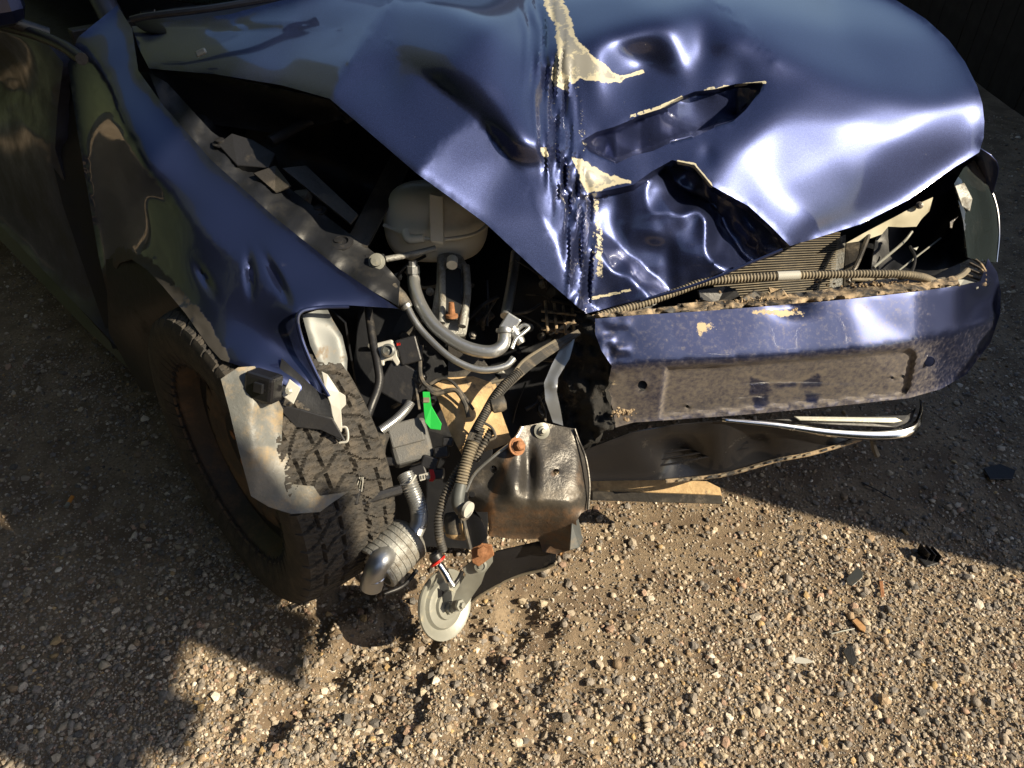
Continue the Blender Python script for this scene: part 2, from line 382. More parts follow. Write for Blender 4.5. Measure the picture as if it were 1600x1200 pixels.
# gravel: loose pebbles, far too many to count
t=(1+5**.5)/2
ico=np.array([(-1,t,0),(1,t,0),(-1,-t,0),(1,-t,0),(0,-1,t),(0,1,t),(0,-1,-t),(0,1,-t),(t,0,-1),(t,0,1),(-t,0,-1),(-t,0,1)],float); ico/=np.linalg.norm(ico[0])
icf=np.array([(0,11,5),(0,5,1),(0,1,7),(0,7,10),(0,10,11),(1,5,9),(5,11,4),(11,10,2),(10,7,6),(7,1,8),(3,9,4),(3,4,2),(3,2,6),(3,6,8),(3,8,9),(4,9,5),(2,4,11),(6,2,10),(8,6,7),(9,8,1)])
ICO,ICF=ico,icf
OCT=np.array([(1,0,0),(-1,0,0),(0,1,0),(0,-1,0),(0,0,1),(0,0,-1)],float); OCF=np.array([(0,2,4),(2,1,4),(1,3,4),(3,0,4),(2,0,5),(1,2,5),(3,1,5),(0,3,5)])
def gravel(name,n,smin,smean,smax,seed,lo,hi,power=1.0,small=False,margin=False):
    ico,icf=(OCT,OCF) if small else (ICO,ICF); nv,nf=len(ico),len(icf)
    g=np.random.default_rng(seed)
    # more stones where the picture is near: sample in picture space
    px=g.uniform(-60,1660,n*3) if not margin else g.uniform(-500,2100,n*5); py=g.random(len(px))**power*(hi-lo)+lo
    u=(px-800)/FPX;v=(600-py)/FPX; dz=-sp+v*cp; d=-H/dz; x=u*d; y=(cp+v*sp)*d
    ok=(d>0)&(y<9)
    if margin: ok&=(px<-60)|(px>1660)|(py>1260)
    # thin out on the packed sandy patches, thicker on the stony right side
    dens=.72+.9*fbm(x*3+5,y*3,3)+.25*sstep(-.1,.7,x); ok&=g.random(len(x))<np.clip(dens,.4,1)
    x=x[ok][:n];y=y[ok][:n]; n=len(x)
    s=np.clip(g.lognormal(math.log(smean),.5,n),smin,smax)
    ax=np.c_[g.uniform(.75,1.3,n),g.uniform(.7,1.1,n),g.uniform(.5,.85,n)]*s[:,None]
    q=g.normal(size=(n,4)); q/=np.linalg.norm(q,axis=1)[:,None]
    P=ico[None]*(1+g.uniform(-.38,.25,(n,nv,1)))*ax[:,None,:]
    a=g.uniform(0,2*np.pi,n); b=g.normal(0,.35,n)
    ca,sa=np.cos(a)[:,None],np.sin(a)[:,None]; cb,sb=np.cos(b)[:,None],np.sin(b)[:,None]
    Px=P[...,0]*cb+P[...,2]*sb; Pz=-P[...,0]*sb+P[...,2]*cb; Py=P[...,1]
    Qx=Px*ca-Py*sa; Qy=Px*sa+Py*ca
    z=gh(x,y)+s*g.uniform(.0,.55,n)
    W=np.stack([Qx+x[:,None],Qy+y[:,None],Pz+z[:,None]],-1).reshape(-1,3)
    Fc=(icf[None]+nv*np.arange(n)[:,None,None]).reshape(-1,3)
    me=bpy.data.meshes.new(name); me.vertices.add(len(W)); me.vertices.foreach_set('co',W.ravel())
    me.loops.add(Fc.size); me.loops.foreach_set('vertex_index',Fc.ravel().astype(np.int32)); me.polygons.add(len(Fc)); me.polygons.foreach_set('loop_start',np.arange(len(Fc))*3)
    me.polygons.foreach_set('use_smooth',np.repeat(g.random(n)<.25,nf)); me.update(calc_edges=True)
    pal=np.array([(.36,.33,.28),(.27,.255,.235),(.44,.40,.32),(.20,.195,.19),(.54,.50,.43),(.33,.26,.18),(.38,.28,.22),(.68,.66,.60),(.46,.35,.19),(.13,.13,.13)])
    c=pal[g.choice(len(pal),n,p=[.2,.2,.13,.14,.09,.09,.05,.04,.02,.04])]*g.uniform(.75,1.2,(n,1))*np.array([1.02,.93,.84])
    col=np.c_[c,np.ones(n)]; at=me.attributes.new('stone','FLOAT_COLOR','POINT'); at.data.foreach_set('color',np.repeat(col,nv,0).ravel().astype(np.float32))
    m=mat(name+'_stone',(.3,.25,.2),.8,bump=.6,bscale=300); t_=m.node_tree; an=t_.nodes.new('ShaderNodeAttribute'); an.attribute_name='stone'
    nzz=t_.nodes.new('ShaderNodeTexNoise'); nzz.inputs['Scale'].default_value=220; mx=t_.nodes.new('ShaderNodeMix'); mx.data_type='RGBA'; mx.blend_type='MULTIPLY'; mx.inputs[0].default_value=.5
    t_.links.new(an.outputs['Color'],mx.inputs[6]); t_.links.new(nzz.outputs['Fac'],mx.inputs[7]); t_.links.new(mx.outputs[2],t_.nodes['Principled BSDF'].inputs['Base Color'])
    # undo the darkening of the 50 % grey noise
    gn=t_.nodes.new('ShaderNodeMix'); gn.data_type='RGBA'; gn.blend_type='MULTIPLY'; gn.inputs[0].default_value=1; gn.inputs[7].default_value=(1.3,1.3,1.3,1)
    t_.links.new(mx.outputs[2],gn.inputs[6]); t_.links.new(gn.outputs[2],t_.nodes['Principled BSDF'].inputs['Base Color'])
    me.materials.append(m); o=bpy.data.objects.new(name,me); COL.objects.link(o); o['kind']='stuff'
    o['label']='loose mixed gravel and grit covering the sandy ground'; o['category']='gravel'
    return o
gravel('gravel',88000,.0013,.0027,.0115,11,180,1260)
gravel('grit',52000,.0008,.0015,.003,12,450,1260,1.0,True)
gravel('gravel',34000,.0013,.0031,.0115,15,250,1600,1.0,True,True)
# ================================================================ added things off the picture's edges, for shadows and dark reflections
def fence(name,p0,p1,h,label,bw=.14):
    p0,p1=Vector(p0),Vector(p1); d=(p1-p0); n=int(d.length/(bw+.004)); d.normalize(); nrm=Vector((-d.y,d.x,0))
    e=bpy.data.objects.new(name,None); COL.objects.link(e); e.location=p0; e['label']=label; e['category']='fence'
    first=None
    for i in range(n):
        c=p0+d*((i+.5)*(bw+.004))+Vector((0,0,h/2-.01))
        if first is None:
            first=box('board',c,(bw,h,.022),'wood',ax=(d,Vector((0,0,1)),nrm),b=.002,parent=e); loc0=c
        else:
            o=first.copy(); COL.objects.link(o); o.location=Vector(first.location)+(c-loc0)+nrm*random.uniform(-.002,.002); par(o,e)
    for z in (.35,h-.3):
        box('rail',p0+d*(p1-p0).length/2+Vector((0,0,z))-nrm*.032,((p1-p0).length,.09,.04),'wood',ax=(d,Vector((0,0,1)),nrm),parent=e)
fence('added_board_fence',(2.5,.50,0),(2.5,7.6,0),1.62,'added dark board fence casting the shadow beside the wrecked car')  # added fence, sized to cast the shadow coming in from the right
fence('added_board_fence',(2.45,7.7,0),(-6,7.7,0),2.2,'added tall dark board fence as a dark backdrop behind the car')  # added as dark fill behind the car and dark reflection in the bonnet
def hedge(name,p0,p1,h,th_,label,seed):
    p0,p1=Vector(p0),Vector(p1); d=(p1-p0); L_=d.length; d.normalize(); nr=Vector((-d.y,d.x,0)); g=np.random.default_rng(seed)
    e=bpy.data.objects.new(name,None); COL.objects.link(e); e.location=p0; e['label']=label; e['category']='hedge'
    n=int(L_*h*70); s_=g.random(n)*L_; z_=g.random(n)**.8*(h+.5*np.sin(s_*1.3)); o_=th_*(.5-.5*g.random(n)**2)
    V=[];Fc=[]
    for i in range(n):
        c=p0+d*s_[i]+nr*o_[i]+Vector((0,0,z_[i])); q=Matrix.Rotation(g.random()*6.28,3,Vector(g.normal(size=3)).normalized()); r=.10+.12*g.random(); k=len(V)
        V+=[c+q@Vector(v)*r for v in ((-1,0,0),(0,-.5,.1),(1,0,0),(0,.5,.1))]; Fc.append((k,k+1,k+2,k+3))
    mk('foliage',V,Fc,M['leaf'],e,smooth=False,kind='stuff')
    V=[];Fc=[]
    for i in range(int(L_/1.5)):
        vv,ff=tubegeo([p0+d*(.7+i*1.5)+Vector((0,0,t_*h)) for t_ in (0,.4,.9)],.09,8); Fc+=[tuple(a_+len(V) for a_ in f) for f in ff]; V+=vv
    mk('stems',V,Fc,'wood',e,kind='stuff')
    c=(p0+p1)/2+Vector((0,0,h/2)); box('inner_growth',c,(L_,h*.96,th_*.5),M['leafdark'],ax=(d,Vector((0,0,1)),nr),parent=e)
M['leaf']=mat('hedge_leaf',(.02,.032,.015),.6); M['leafdark']=mat('hedge_inner',(.02,.03,.012),.9,noise=.8,nscale=8)
hedge('added_hedge',(-9,-5.0,0),(9,-6.2,0),4.6,.8,'added unseen dark green hedge reflected in the car front',3)  # unseen, added as a dark reflection for bumper and bonnet
hedge('added_hedge',(-3.9,-5,0),(-4.4,9,0),9,.9,'added unseen very tall hedge darkening the car side reflections',4)  # unseen, made tall and near black to darken the fender reflections
M['bark']=mat('bark',(.09,.07,.05),.9,noise=.6,nscale=20,bump=1,bscale=30)
tr_=bpy.data.objects.new('added_tree',None); COL.objects.link(tr_); tr_.location=(-3.0,-2.4,0); tr_['label']='added unseen leafy tree blocking the sky above the car fender'; tr_['category']='tree'  # unseen tree added to darken the sky over the fender
tube('trunk',[(-3.0,-2.4,-.1),(-2.9,-2.3,1.5),(-2.5,-1.9,3.2),(-1.9,-1.4,4.6),(-1.3,-.9,5.6)],.2,M['bark'],world=True,parent=tr_,rfun=lambda t_:1.15-.85*t_)
g_=np.random.default_rng(21); tips=[]
for i in range(16):
    a0=g_.uniform(0,6.28); st=Vector((-2.5,-1.9,3.2)).lerp(Vector((-1.3,-.9,5.6)),g_.random()); en=st+Vector((math.cos(a0)*g_.uniform(1.2,2.4),math.sin(a0)*g_.uniform(1.2,2.4),g_.uniform(-.1,1.4))); tips+=[st.lerp(en,f_) for f_ in (.45,.7,.9,1.05)]
    tube('limb',[st,st.lerp(en,.5)+Vector((0,0,.15)),en],.05,M['bark'],world=True,parent=tr_,seg=6,rfun=lambda t_:1-.8*t_)
V=[];Fc=[]
for i in range(15000):
    c=tips[g_.integers(len(tips))]+Vector(g_.normal(0,.42,3)); q=Matrix.Rotation(g_.random()*6.28,3,Vector(g_.normal(size=3)).normalized()); r=.05+.06*g_.random(); k=len(V)
    V+=[c+q@Vector(v)*r for v in ((-1,0,0),(0,-.55,.1),(1,0,0),(0,.55,.1))]; Fc.append((k,k+1,k+2,k+3))
mk('crown',V,Fc,M['leaf'],tr_,smooth=False)
sg_=bpy.data.objects.new('shadow_blocker',None); COL.objects.link(sg_); sg_.location=(2.1,-.62,0); sg_['label']='added unseen grey panels on steel posts casting the left shadow'; sg_['category']='sign'  # unseen panels added to cast the shadow on the left ground
YZ=(Vector((0,1,0)),Vector((0,0,1)),Vector((1,0,0)))
tube('post',[(2.1,-.62,0),(2.1,-.62,2.85)],.03,M['alu'],world=True,parent=sg_)
box('shadow_board',(2.1,-.345,2.49),(.45,.68,.006),'greyprimer',ax=YZ,b=.002,parent=sg_)  # board and plates below are placed to fit that shadow's outline
box('shadow_plate',(2.104,-.145,2.15),(.16,.40,.006),'greyprimer',ax=YZ,b=.002,parent=sg_)
box('shadow_plate',(2.104,-.385,2.13),(.12,.06,.006),'greyprimer',ax=YZ,b=.002,parent=sg_)
box('shade_panel',(2.1,-.20,3.84),(2.6,1.72,.02),'greyprimer',ax=YZ,b=.004,parent=sg_); tube('post',[(2.13,-1.5,0),(2.13,-1.5,4.7)],.04,M['alu'],world=True,parent=sg_); tube('post',[(2.13,-.62,2.8),(2.13,-.62,4.7)],.03,M['alu'],world=True,parent=sg_); box('blocker_arm',(2.14,-.2,3.4),(2.6,.06,.03),'alu',ax=YZ,parent=sg_)  # large panel added to shade the ground left of the car
box('blocker_arm',(2.12,-.34,2.3),(.56,.04,.02),'alu',ax=YZ,parent=sg_)
# ================================================================ CAR
# ---- crumpled bonnet
FOLD=[(-60,835),(0,843),(130,858),(250,880),(330,897),(490,915)]
fy=np.array([a for a,b in FOLD],float);fx=np.array([b for a,b in FOLD],float)
LIP1=[(905,222),(932,206),(960,198),(982,189),(1000,180),(1032,170),(1060,153),(1085,143),(1118,139),(1150,131),(1195,128)]
LOW1=[(905,222),(928,240),(962,256),(990,243),(1020,236),(1050,222),(1085,214),(1120,198),(1145,190),(1165,172),(1182,150),(1195,128)]
LIP2=[(915,304),(955,296),(990,288),(1018,268),(1050,250),(1085,258),(1112,290),(1170,322),(1205,354),(1235,385)]
def between(px,py,up,lo):
    yu=np.interp(px,[p[0] for p in up],[p[1] for p in up]); yl=np.interp(px,[p[0] for p in lo],[p[1] for p in lo])
    t=(py-yu)/np.maximum(yl-yu,4); ins=(px>up[0][0])&(px<up[-1][0])&(t>0)&(t<1)
    return t,ins
LOW2=[(915,500),(940,485),(1010,462),(1100,435),(1160,415),(1235,386)]
LOW1a=[(p[0],p[1]-3.5) for p in LOW1[1:-1]]
def hood_fn(px,py):
    d=np.zeros(len(px))
    yu=np.interp(px,[p[0] for p in LIP1],[p[1] for p in LIP1]); yl=np.interp(px,[p[0] for p in LOW1],[p[1] for p in LOW1])
    i=(px>905)&(px<1195)&(py>yu)&(py<yl); t=np.clip((py-yu)/np.maximum(yl-yu,4),0,1); wdt=np.interp(px,[905,945,1000,1150,1195],[.1,.8,1,.9,.1])
    d+=np.where(i,wdt*(.022+.078*t+.030*np.clip((1195-px)/290,0,1))*sstep(0,7,py-yu)*sstep(0,8,yl-py),0)
    yu=np.interp(px,[p[0] for p in LIP2],[p[1] for p in LIP2]); yl=np.interp(px,[p[0] for p in LOW2],[p[1] for p in LOW2]); t2=np.clip((py-yu)/np.maximum(yl-yu,4),0,1)
    w2=np.interp(px,[905,922,960,1040,1110,1222,1235],[0,.45,.6,.8,1,1,0])*(px<1236)
    wq=(-.66*(px-1235)+.75*(py-380)+46*vnoise(px/80+1.3,py/70+4.2)+10*vnoise(px/26,py/30))/118+.30
    ph=wq-np.floor(wq); saw=np.where(ph<.74,ph/.74,(1-ph)/.26); saw=saw*saw*(3-2*saw)*.3+saw*.7
    d+=w2*((.034+.060*saw)*sstep(0,10,py-yu)+.006*vnoise(px/19,py/23)*sstep(0,20,py-yu))
    xc=np.interp(py,fy,fx); hw=np.interp(py,[-60,100,300,490],[30,40,36,22]); s=(px-xc)/hw
    mk_=np.clip(1.15-np.abs(s),0,1)
    wv=np.sin(px*.33+2.2*vnoise(px/60,py/55)*4)+.6*np.sin(px*.6+py*.03+5*vnoise(px/30,py/70))+1.2*vnoise(px/9,py/34)
    d+=mk_*(.0062*wv+.012*np.clip(1-np.abs(s),0,1))
    d+=.010*np.exp(-(((px-790)/35)**2+((py-130)/70)**2))-.007*np.exp(-(((px-1010)/70)**2+((py-60)/40)**2))
    d+=.008*np.exp(-(((px-1130)/55)**2+((py-95)/26)**2))-.006*np.exp(-(((px-935)/22)**2+((py-90)/80)**2))
    d+=.006*np.exp(-(((px-1105)/13)**2+((py-242)/16)**2))
    return d
CHIPS=[[(856,-40),(880,0),(890,22),(900,60),(925,85),(972,124),(975,130),(935,128),(905,124),(898,132),(880,118),(868,138),(862,112),(872,80),(868,40),(850,10)],
 [(893,243),(912,250),(930,262),(948,272),(992,284),(960,290),(940,297),(915,302),(908,280)],[(846,232),(856,230),(858,244),(848,246)],[(862,118),(888,116),(884,140),(866,136)]]
def chip(px,py):
    r=np.zeros(len(px))
    for P in CHIPS: r=np.maximum(r,pmask(px,py,P,9))
    for P,wd in (([(986,182),(1030,168),(1066,152)],2.6),([(1060,254),(1085,258),(1110,290)],3.2),([(968,122),(1005,112)],3),([(1098,140),(1195,128)],1.6),([(926,466),(985,453)],2.2)):
        r=np.maximum(r,np.clip(1.0-.5*pdist(px,py,P)/wd,0,1))
    return r
def fleck(px,py):
    r=np.zeros(len(px))
    for P,wd,a in (([(931,312),(936,360),(938,430)],9,.62),([(905,140),(912,240),(925,330),(930,440)],14,.44),([(860,150),(880,300),(900,420)],16,.40)):
        r=np.maximum(r,.86*a*np.clip(1.3-pdist(px,py,P)/wd,0,1))
    return r
z=lambda *a:[(p[0],p[1],'z',p[2]) for p in a]
y=lambda *a:[(p[0],p[1],'y',p[2]) for p in a]
hood_out=z((206,41,.925),(216,74,.912),(233,107,.898),(337,116,.905),(440,133,.908),(515,154,.918),(650,270,.8406),(760,350,.7537),(840,425,.675),(915,490,.606))+\
 z((1000,468,.615),(1100,438,.63),(1160,416,.64),(1222,388,.648))+[(1262,376,'d',1.572),(1345,350,'d',1.595),(1420,312,'d',1.617),(1490,262,'d',1.64),(1530,238,'d',1.645)]+z((1537,215,.772),(1538,190,.80),(1535,162,.826),(1527,135,.85),(1508,97,.868),(1482,62,.885),(1446,29,.898),(1400,0,.91),(1290,-45,.93),(955,-82,.965),(640,-48,.985),(470,-8,.972),(360,22,.948),(290,31,.938))
hood_cr=[z((206,41,.925),(340,41,.937),(470,42,.948),(530,44,.956)),z((585,40,.972),(612,76,.955),(650,112,.938),(742,182,.889),(800,250,.8264),(850,340,.755),(915,490,.606)),
 z((640,-48,.985),(612,0,.99),(585,40,.972)),z((515,154,.918),(546,97,.948),(585,40,.972)),z((742,182,.889),(690,222,.867),(650,270,.8406)),z((1110,-10,.99),(1160,45,.962),(1214,98,.917)),
 [(a,b,'z',float(np.interp(a,[905,960,1000,1085,1195],[.825,.84,.85,.872,.888]))) for a,b in LIP1],
 [(a,b,'z',float(np.interp(a,[915,990,1050,1085,1112,1170,1235],[.75,.768,.795,.79,.765,.725,.655]))) for a,b in LIP2]]
DD=[(1262,345,1.546),(1320,314,1.562),(1380,282,1.580),(1432,251,1.596),(1482,220,1.612),(1522,200,1.628)]
hood_in=[(a,b,'d',c) for a,b,c in DD]+[(a,b,'d',c) for a,b,c in ((1210,85,1.545),(1290,118,1.557),(1390,148,1.572),(1470,160,1.592),(1330,190,1.536),(1300,250,1.535),(1400,215,1.562),(1470,200,1.598),(1250,330,1.538),(1200,300,1.515),(1210,180,1.515),(1345,265,1.552))]+z((700,262,.834),(765,310,.7835),(620,170,.9),(600,110,.931),(450,90,.925),(350,80,.925),(700,100,.965),(760,40,1.0),(700,10,1.005),(780,150,.93),(820,230,.868),(830,100,.935),(838,0,.965),
 (862,130,.90),(885,250,.82),(900,340,.735),(930,60,.965),(960,-20,.99),(1040,30,.99),(1100,15,.985),(1000,100,.905),(950,150,.88),(1150,60,.955),
 (1215,30,.955),(1320,50,.915),(1430,60,.895),(1150,230,.81),(1100,215,.82))
hood=sheet('hood','hood' and M['hood'],hood_out,hood_in,hood_cr,step=4.5,smooth=32,cw=.02,fin=3,lines=[[(p[0],p[1]-o_) for p in LOW1[1:-1]] for o_ in (0,4,8)]+[[(p[0],p[1]+o_) for p in LIP1[1:-1]] for o_ in (3.5,7)]+[[(p[0],p[1]+o_) for p in LIP2[1:-1]] for o_ in (3.5,7,10)],fn=hood_fn,attrs={'chip':chip,'fleck':fleck,'bare':lambda px,py:.58*chip(px,py)},th=.0018,label='crumpled torn blue bonnet with cream primer showing')
tube('rolled_edge',[(1000,470,1.43),(1100,440,1.447),(1222,390,1.463)],.003,M['blue'],seg=6,parent=hood)
box('washer_jet',Zp(314,82,.934),(.022,.012,.008),'zinc',rotax(25),parent=hood)
# ---- front fender (car's right)
fen_out=z((183,8,.955),(206,44,.93),(216,110,.89),(256,166,.855),(330,250,.80),(430,340,.742),(530,420,.692))+y((622,482,1.12),(545,477,1.105),(495,480,1.085),(464,490,1.065),(470,530,1.045),(492,582,1.02),(512,618,1.0),(526,652,.985),(455,606,.965),(400,580,.965),(345,562,.985))+\
 z((325,540,.63),(290,490,.635),(255,448,.63),(228,420,.62),(205,405,.605),(186,412,.57),(174,442,.5),(178,482,.42),(192,522,.34),(216,572,.25),(240,606,.19),(214,575,.19))+z((192,546,.2),(168,462,.34),(154,400,.44),(137,300,.6),(120,200,.75),(106,100,.88),(122,58,.93))
fen_cr=[z((122,58,.93),(160,110,.90),(185,180,.865),(225,260,.815),(300,345,.758),(370,410,.716),(440,470,.682),(464,490,.672)),z((205,397,.625),(240,415,.645),(300,480,.655),(350,545,.64))]
fen_in=z((155,200,.79),(155,300,.63),(175,350,.58),(190,330,.67),(230,340,.71),(250,300,.76),(300,250,.80),(280,420,.69),(330,470,.675),(400,520,.64),(450,560,.60),(330,320,.765),(420,400,.722),(500,450,.684),(560,460,.675),(200,90,.905),(170,60,.93),(210,200,.853))
def fen_fn(px,py):
    d=0
    for cx,cy,a,ln,r in ((320,435,60,24,6),(390,430,85,26,6),(432,435,62,34,6),(250,300,40,70,26),(200,300,75,60,16)):
        ca,sa=math.cos(R(a)),math.sin(R(a)); s=(px-cx)*ca+(py-cy)*sa; n_=-(px-cx)*sa+(py-cy)*ca
        d=d+(.014 if r<10 else .016)*np.exp(-(s/ln)**2-(n_/r)**2)
    return d+.0012*vnoise(px/90,py/90)
fender=sheet('front_fender',M['blue'],fen_out,fen_in,fen_cr,step=5,smooth=45,cw=.05,fn=fen_fn,th=.0015,attrs={'dusty':lambda px,py:np.clip(1.1-pdist(px,py,[(180,545),(165,440),(190,400),(225,415),(300,490),(345,565)])/24,0,.6)},label='dark blue dented right front fender')
tube('flange',[(545,479,1.318),(495,481,1.30),(466,492,1.28),(472,532,1.287),(494,584,1.29),(514,620,1.29)],.0035,M['blue'],seg=8,parent=fender)
# ---- door, sill, mirror, pillar, glass
doorpts=z((99,98,.88),(90,170,.77),(86,232,.69),(112,320,.55),(138,402,.43),(162,470,.32),(188,548,.19),(150,508,.19),(70,425,.19),(0,352,.19),(-160,190,.19),(-330,20,.19),(-500,-150,.19),(-420,-190,.55),(-330,-130,.90),(-160,-20,.93),(0,38,.93),(60,52,.92))
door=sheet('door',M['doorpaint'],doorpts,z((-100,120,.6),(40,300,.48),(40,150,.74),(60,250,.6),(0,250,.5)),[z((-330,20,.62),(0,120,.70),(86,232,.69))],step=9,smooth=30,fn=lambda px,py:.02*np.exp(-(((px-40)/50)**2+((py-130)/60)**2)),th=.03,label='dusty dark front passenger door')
sheet('door_gap_shade',M['bay'],z((84,90,.84),(128,90,.84),(145,200,.70),(160,300,.55),(172,400,.40),(200,545,.17),(176,545,.17),(125,400,.40),(98,320,.52),(76,230,.65)),step=12,smooth=2,th=.01)  # dark sheet standing in for the shade inside the door gap
sheet('sill',M['black'],z((188,552,.18),(238,606,.17),(215,590,.10),(130,510,.10),(0,375,.10),(-330,40,.10),(-330,20,.18),(0,352,.185),(100,455,.185)),step=16,smooth=2,th=.02)
tube('window_trim',[(-60,18,1.72),(0,38,1.685),(50,52,1.655),(95,70,1.58),(128,92,1.51)],.012,M['black'],seg=10)
MP=Zp(-62,-10,1.02)
mir=box('mirror',MP,(.21,.14,.10),'blue',ax=(CL,Vector((0,0,1)),CF),b=.035)
box('mirror_glass',MP-CF*.052,(.17,.105,.004),'chrome',ax=(CL,Vector((0,0,1)),CF),b=.001,parent=mir)
tube('mirror_arm',[MP+CL*.06-Vector((0,0,.06)),MP+CL*.13-Vector((0,0,.10))],.014,M['black'],world=True)
for sg in (-1,1):
    base=Zp(178,34,.925) if sg<0 else K(-.72,.74,.95)
    tube('pillar',[base,base+K(-.32,-.03*sg,.19)-K(0,0,0),base+K(-.75,-.07*sg,.42)-K(0,0,0),base+K(-1.1,-.09*sg,.47)-K(0,0,0)],.027,M['doorpaint'],world=True)
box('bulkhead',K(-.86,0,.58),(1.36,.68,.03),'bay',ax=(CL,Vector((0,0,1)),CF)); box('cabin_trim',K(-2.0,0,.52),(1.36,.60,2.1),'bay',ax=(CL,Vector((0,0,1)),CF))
def grid(name,rows,m,th=.004,parent=CAR,**k):
    n=len(rows[0]); V=[v for r in rows for v in r]; Fc=[(i*n+j,i*n+j+1,(i+1)*n+j+1,(i+1)*n+j) for i in range(len(rows)-1) for j in range(n-1)]
    o=mk(name,V,Fc,m,parent,**k); s=o.modifiers.new('sub','SUBSURF'); s.levels=2; s.render_levels=2
    s=o.modifiers.new('thickness','SOLIDIFY'); s.thickness=th; s.offset=0; return o
WL,WR=Zp(196,26,.95),K(-.70,.72,.95)
def wrow(dx,zz,sq): 
    mid=WL.lerp(WR,.5); return [mid+(WL.lerp(WR,t_)-mid)*sq+CF*(.10*(1-(2*t_-1)**2)-dx)+Vector((0,0,zz)) for t_ in (0,.25,.5,.75,1)]
grid('windscreen',[wrow(0,0,1),wrow(.40,.23,.94),wrow(.80,.43,.88)],M['glass'])
grid('cowl',[wrow(.015,.004,1.0),wrow(-.02,-.02,.98),wrow(-.10,-.03,.96)],M['black'])
grid('roof',[wrow(.82,.435,.88),wrow(1.4,.50,.88),wrow(2.1,.49,.87),wrow(2.5,.43,.85)],M['blue'],.02)
for sg,W0 in ((-1,WL),(1,WR)): grid('side_window',[[W0+CF*f_+CL*(-.07*sg*t_+.02*sg)+Vector((0,0,t_*.43)) for f_ in (-.12-.62*t_,-.9,-1.6,-2.3+.3*t_)] for t_ in (0,.5,1)],M['glass'])
grid('rear_quarter',[[K(f_,-l_,zz) for f_ in (-1.75,-2.3,-2.9,-3.5)] for l_,zz in ((.86,.2),(.90,.55),(.85,.94))],M['blue'],.01)
grid('rear_quarter',[[K(f_,l_,zz) for f_ in (-.55,-1.5,-2.3,-2.9,-3.5)] for l_,zz in ((.86,.2),(.90,.55),(.85,.94))],M['blue'],.01)
grid('tailgate',[[K(-3.45+.2*t_*0,l*.84,zz) for l in (-1,0,1)] for t_,zz in ((0,.3),(0,.6),(.5,.95))]+[[K(-3.0,l*.62,1.40) for l in (-1,0,1)]],M['blue'],.01)
wiper=tube('wiper',[Zp(205,31,.972),Zp(232,25,.978),Zp(330,13,.985),Zp(480,-12,.995)],.007,M['black'],world=True,seg=8)
lb=plate('wiper_label',[(219,17,1.60),(242,14,1.60),(242,26,1.60),(219,29,1.60)],.003,M['gblack'],parent=wiper)
for i in range(6):
    x0=223+i*2.9; plate('print_mark',[(x0,21-.1*i,1.5985),(x0+(2.2 if i else 3),20.8-.1*i,1.5985),(x0+(2.2 if i else 3),23.4-.1*i,1.5985),(x0,23.6-.1*i,1.5985)],.0004,M['white'],parent=lb,b=0)
# ---- left front corner: fender, lamp, wheels
grid('front_fender',[[K(f_,l_-.05*max(0,f_)**2,zz-.06*max(0,f_)) for f_ in (-.55,-.1,.35,.62)] for l_,zz in ((.80,.45),(.82,.60),(.79,.72),(.72,.78))],M['blue'],.003)
def lens_fn(px,py): return -.03*np.clip(1-((px-1525)/36)**2,0,1)
lamp=sheet('headlight',M['lamp'],[(1491,287,'d',1.66),(1506,262,'d',1.69),(1522,250,'d',1.74),(1540,280,'d',1.76),(1556,322,'d',1.76),(1560,365,'d',1.75),(1556,410,'d',1.72),(1532,408,'d',1.66),(1512,402,'d',1.62),(1505,345,'d',1.63)],[(1525,330,'d',1.66)],[[(1505,262,'d',1.69),(1522,300,'d',1.67),(1527,340,'d',1.66),(1524,404,'d',1.65)]],step=4,smooth=8,th=.004,label='dark left headlight lens')
tube('lens_rim',[(1523,250,1.742),(1541,280,1.762),(1557,322,1.762),(1561,365,1.752),(1557,410,1.722)],.0022,M['chrome'],seg=8,parent=lamp)
plate('reflector',[(1492,290,1.652),(1507,285,1.662),(1520,310,1.652),(1516,330,1.64),(1503,322,1.645)],.003,M['cast'],parent=lamp)
sheet('headlight_housing',M['bay'],[(1370,360,'d',1.72),(1440,330,'d',1.75),(1500,285,'d',1.75),(1512,340,'d',1.72),(1516,402,'d',1.68),(1460,430,'d',1.66),(1360,430,'d',1.66)],[(1440,380,'d',1.82)],step=8,smooth=3,fn=lambda px,py:.03*vnoise(px/18,py/18),th=.004)
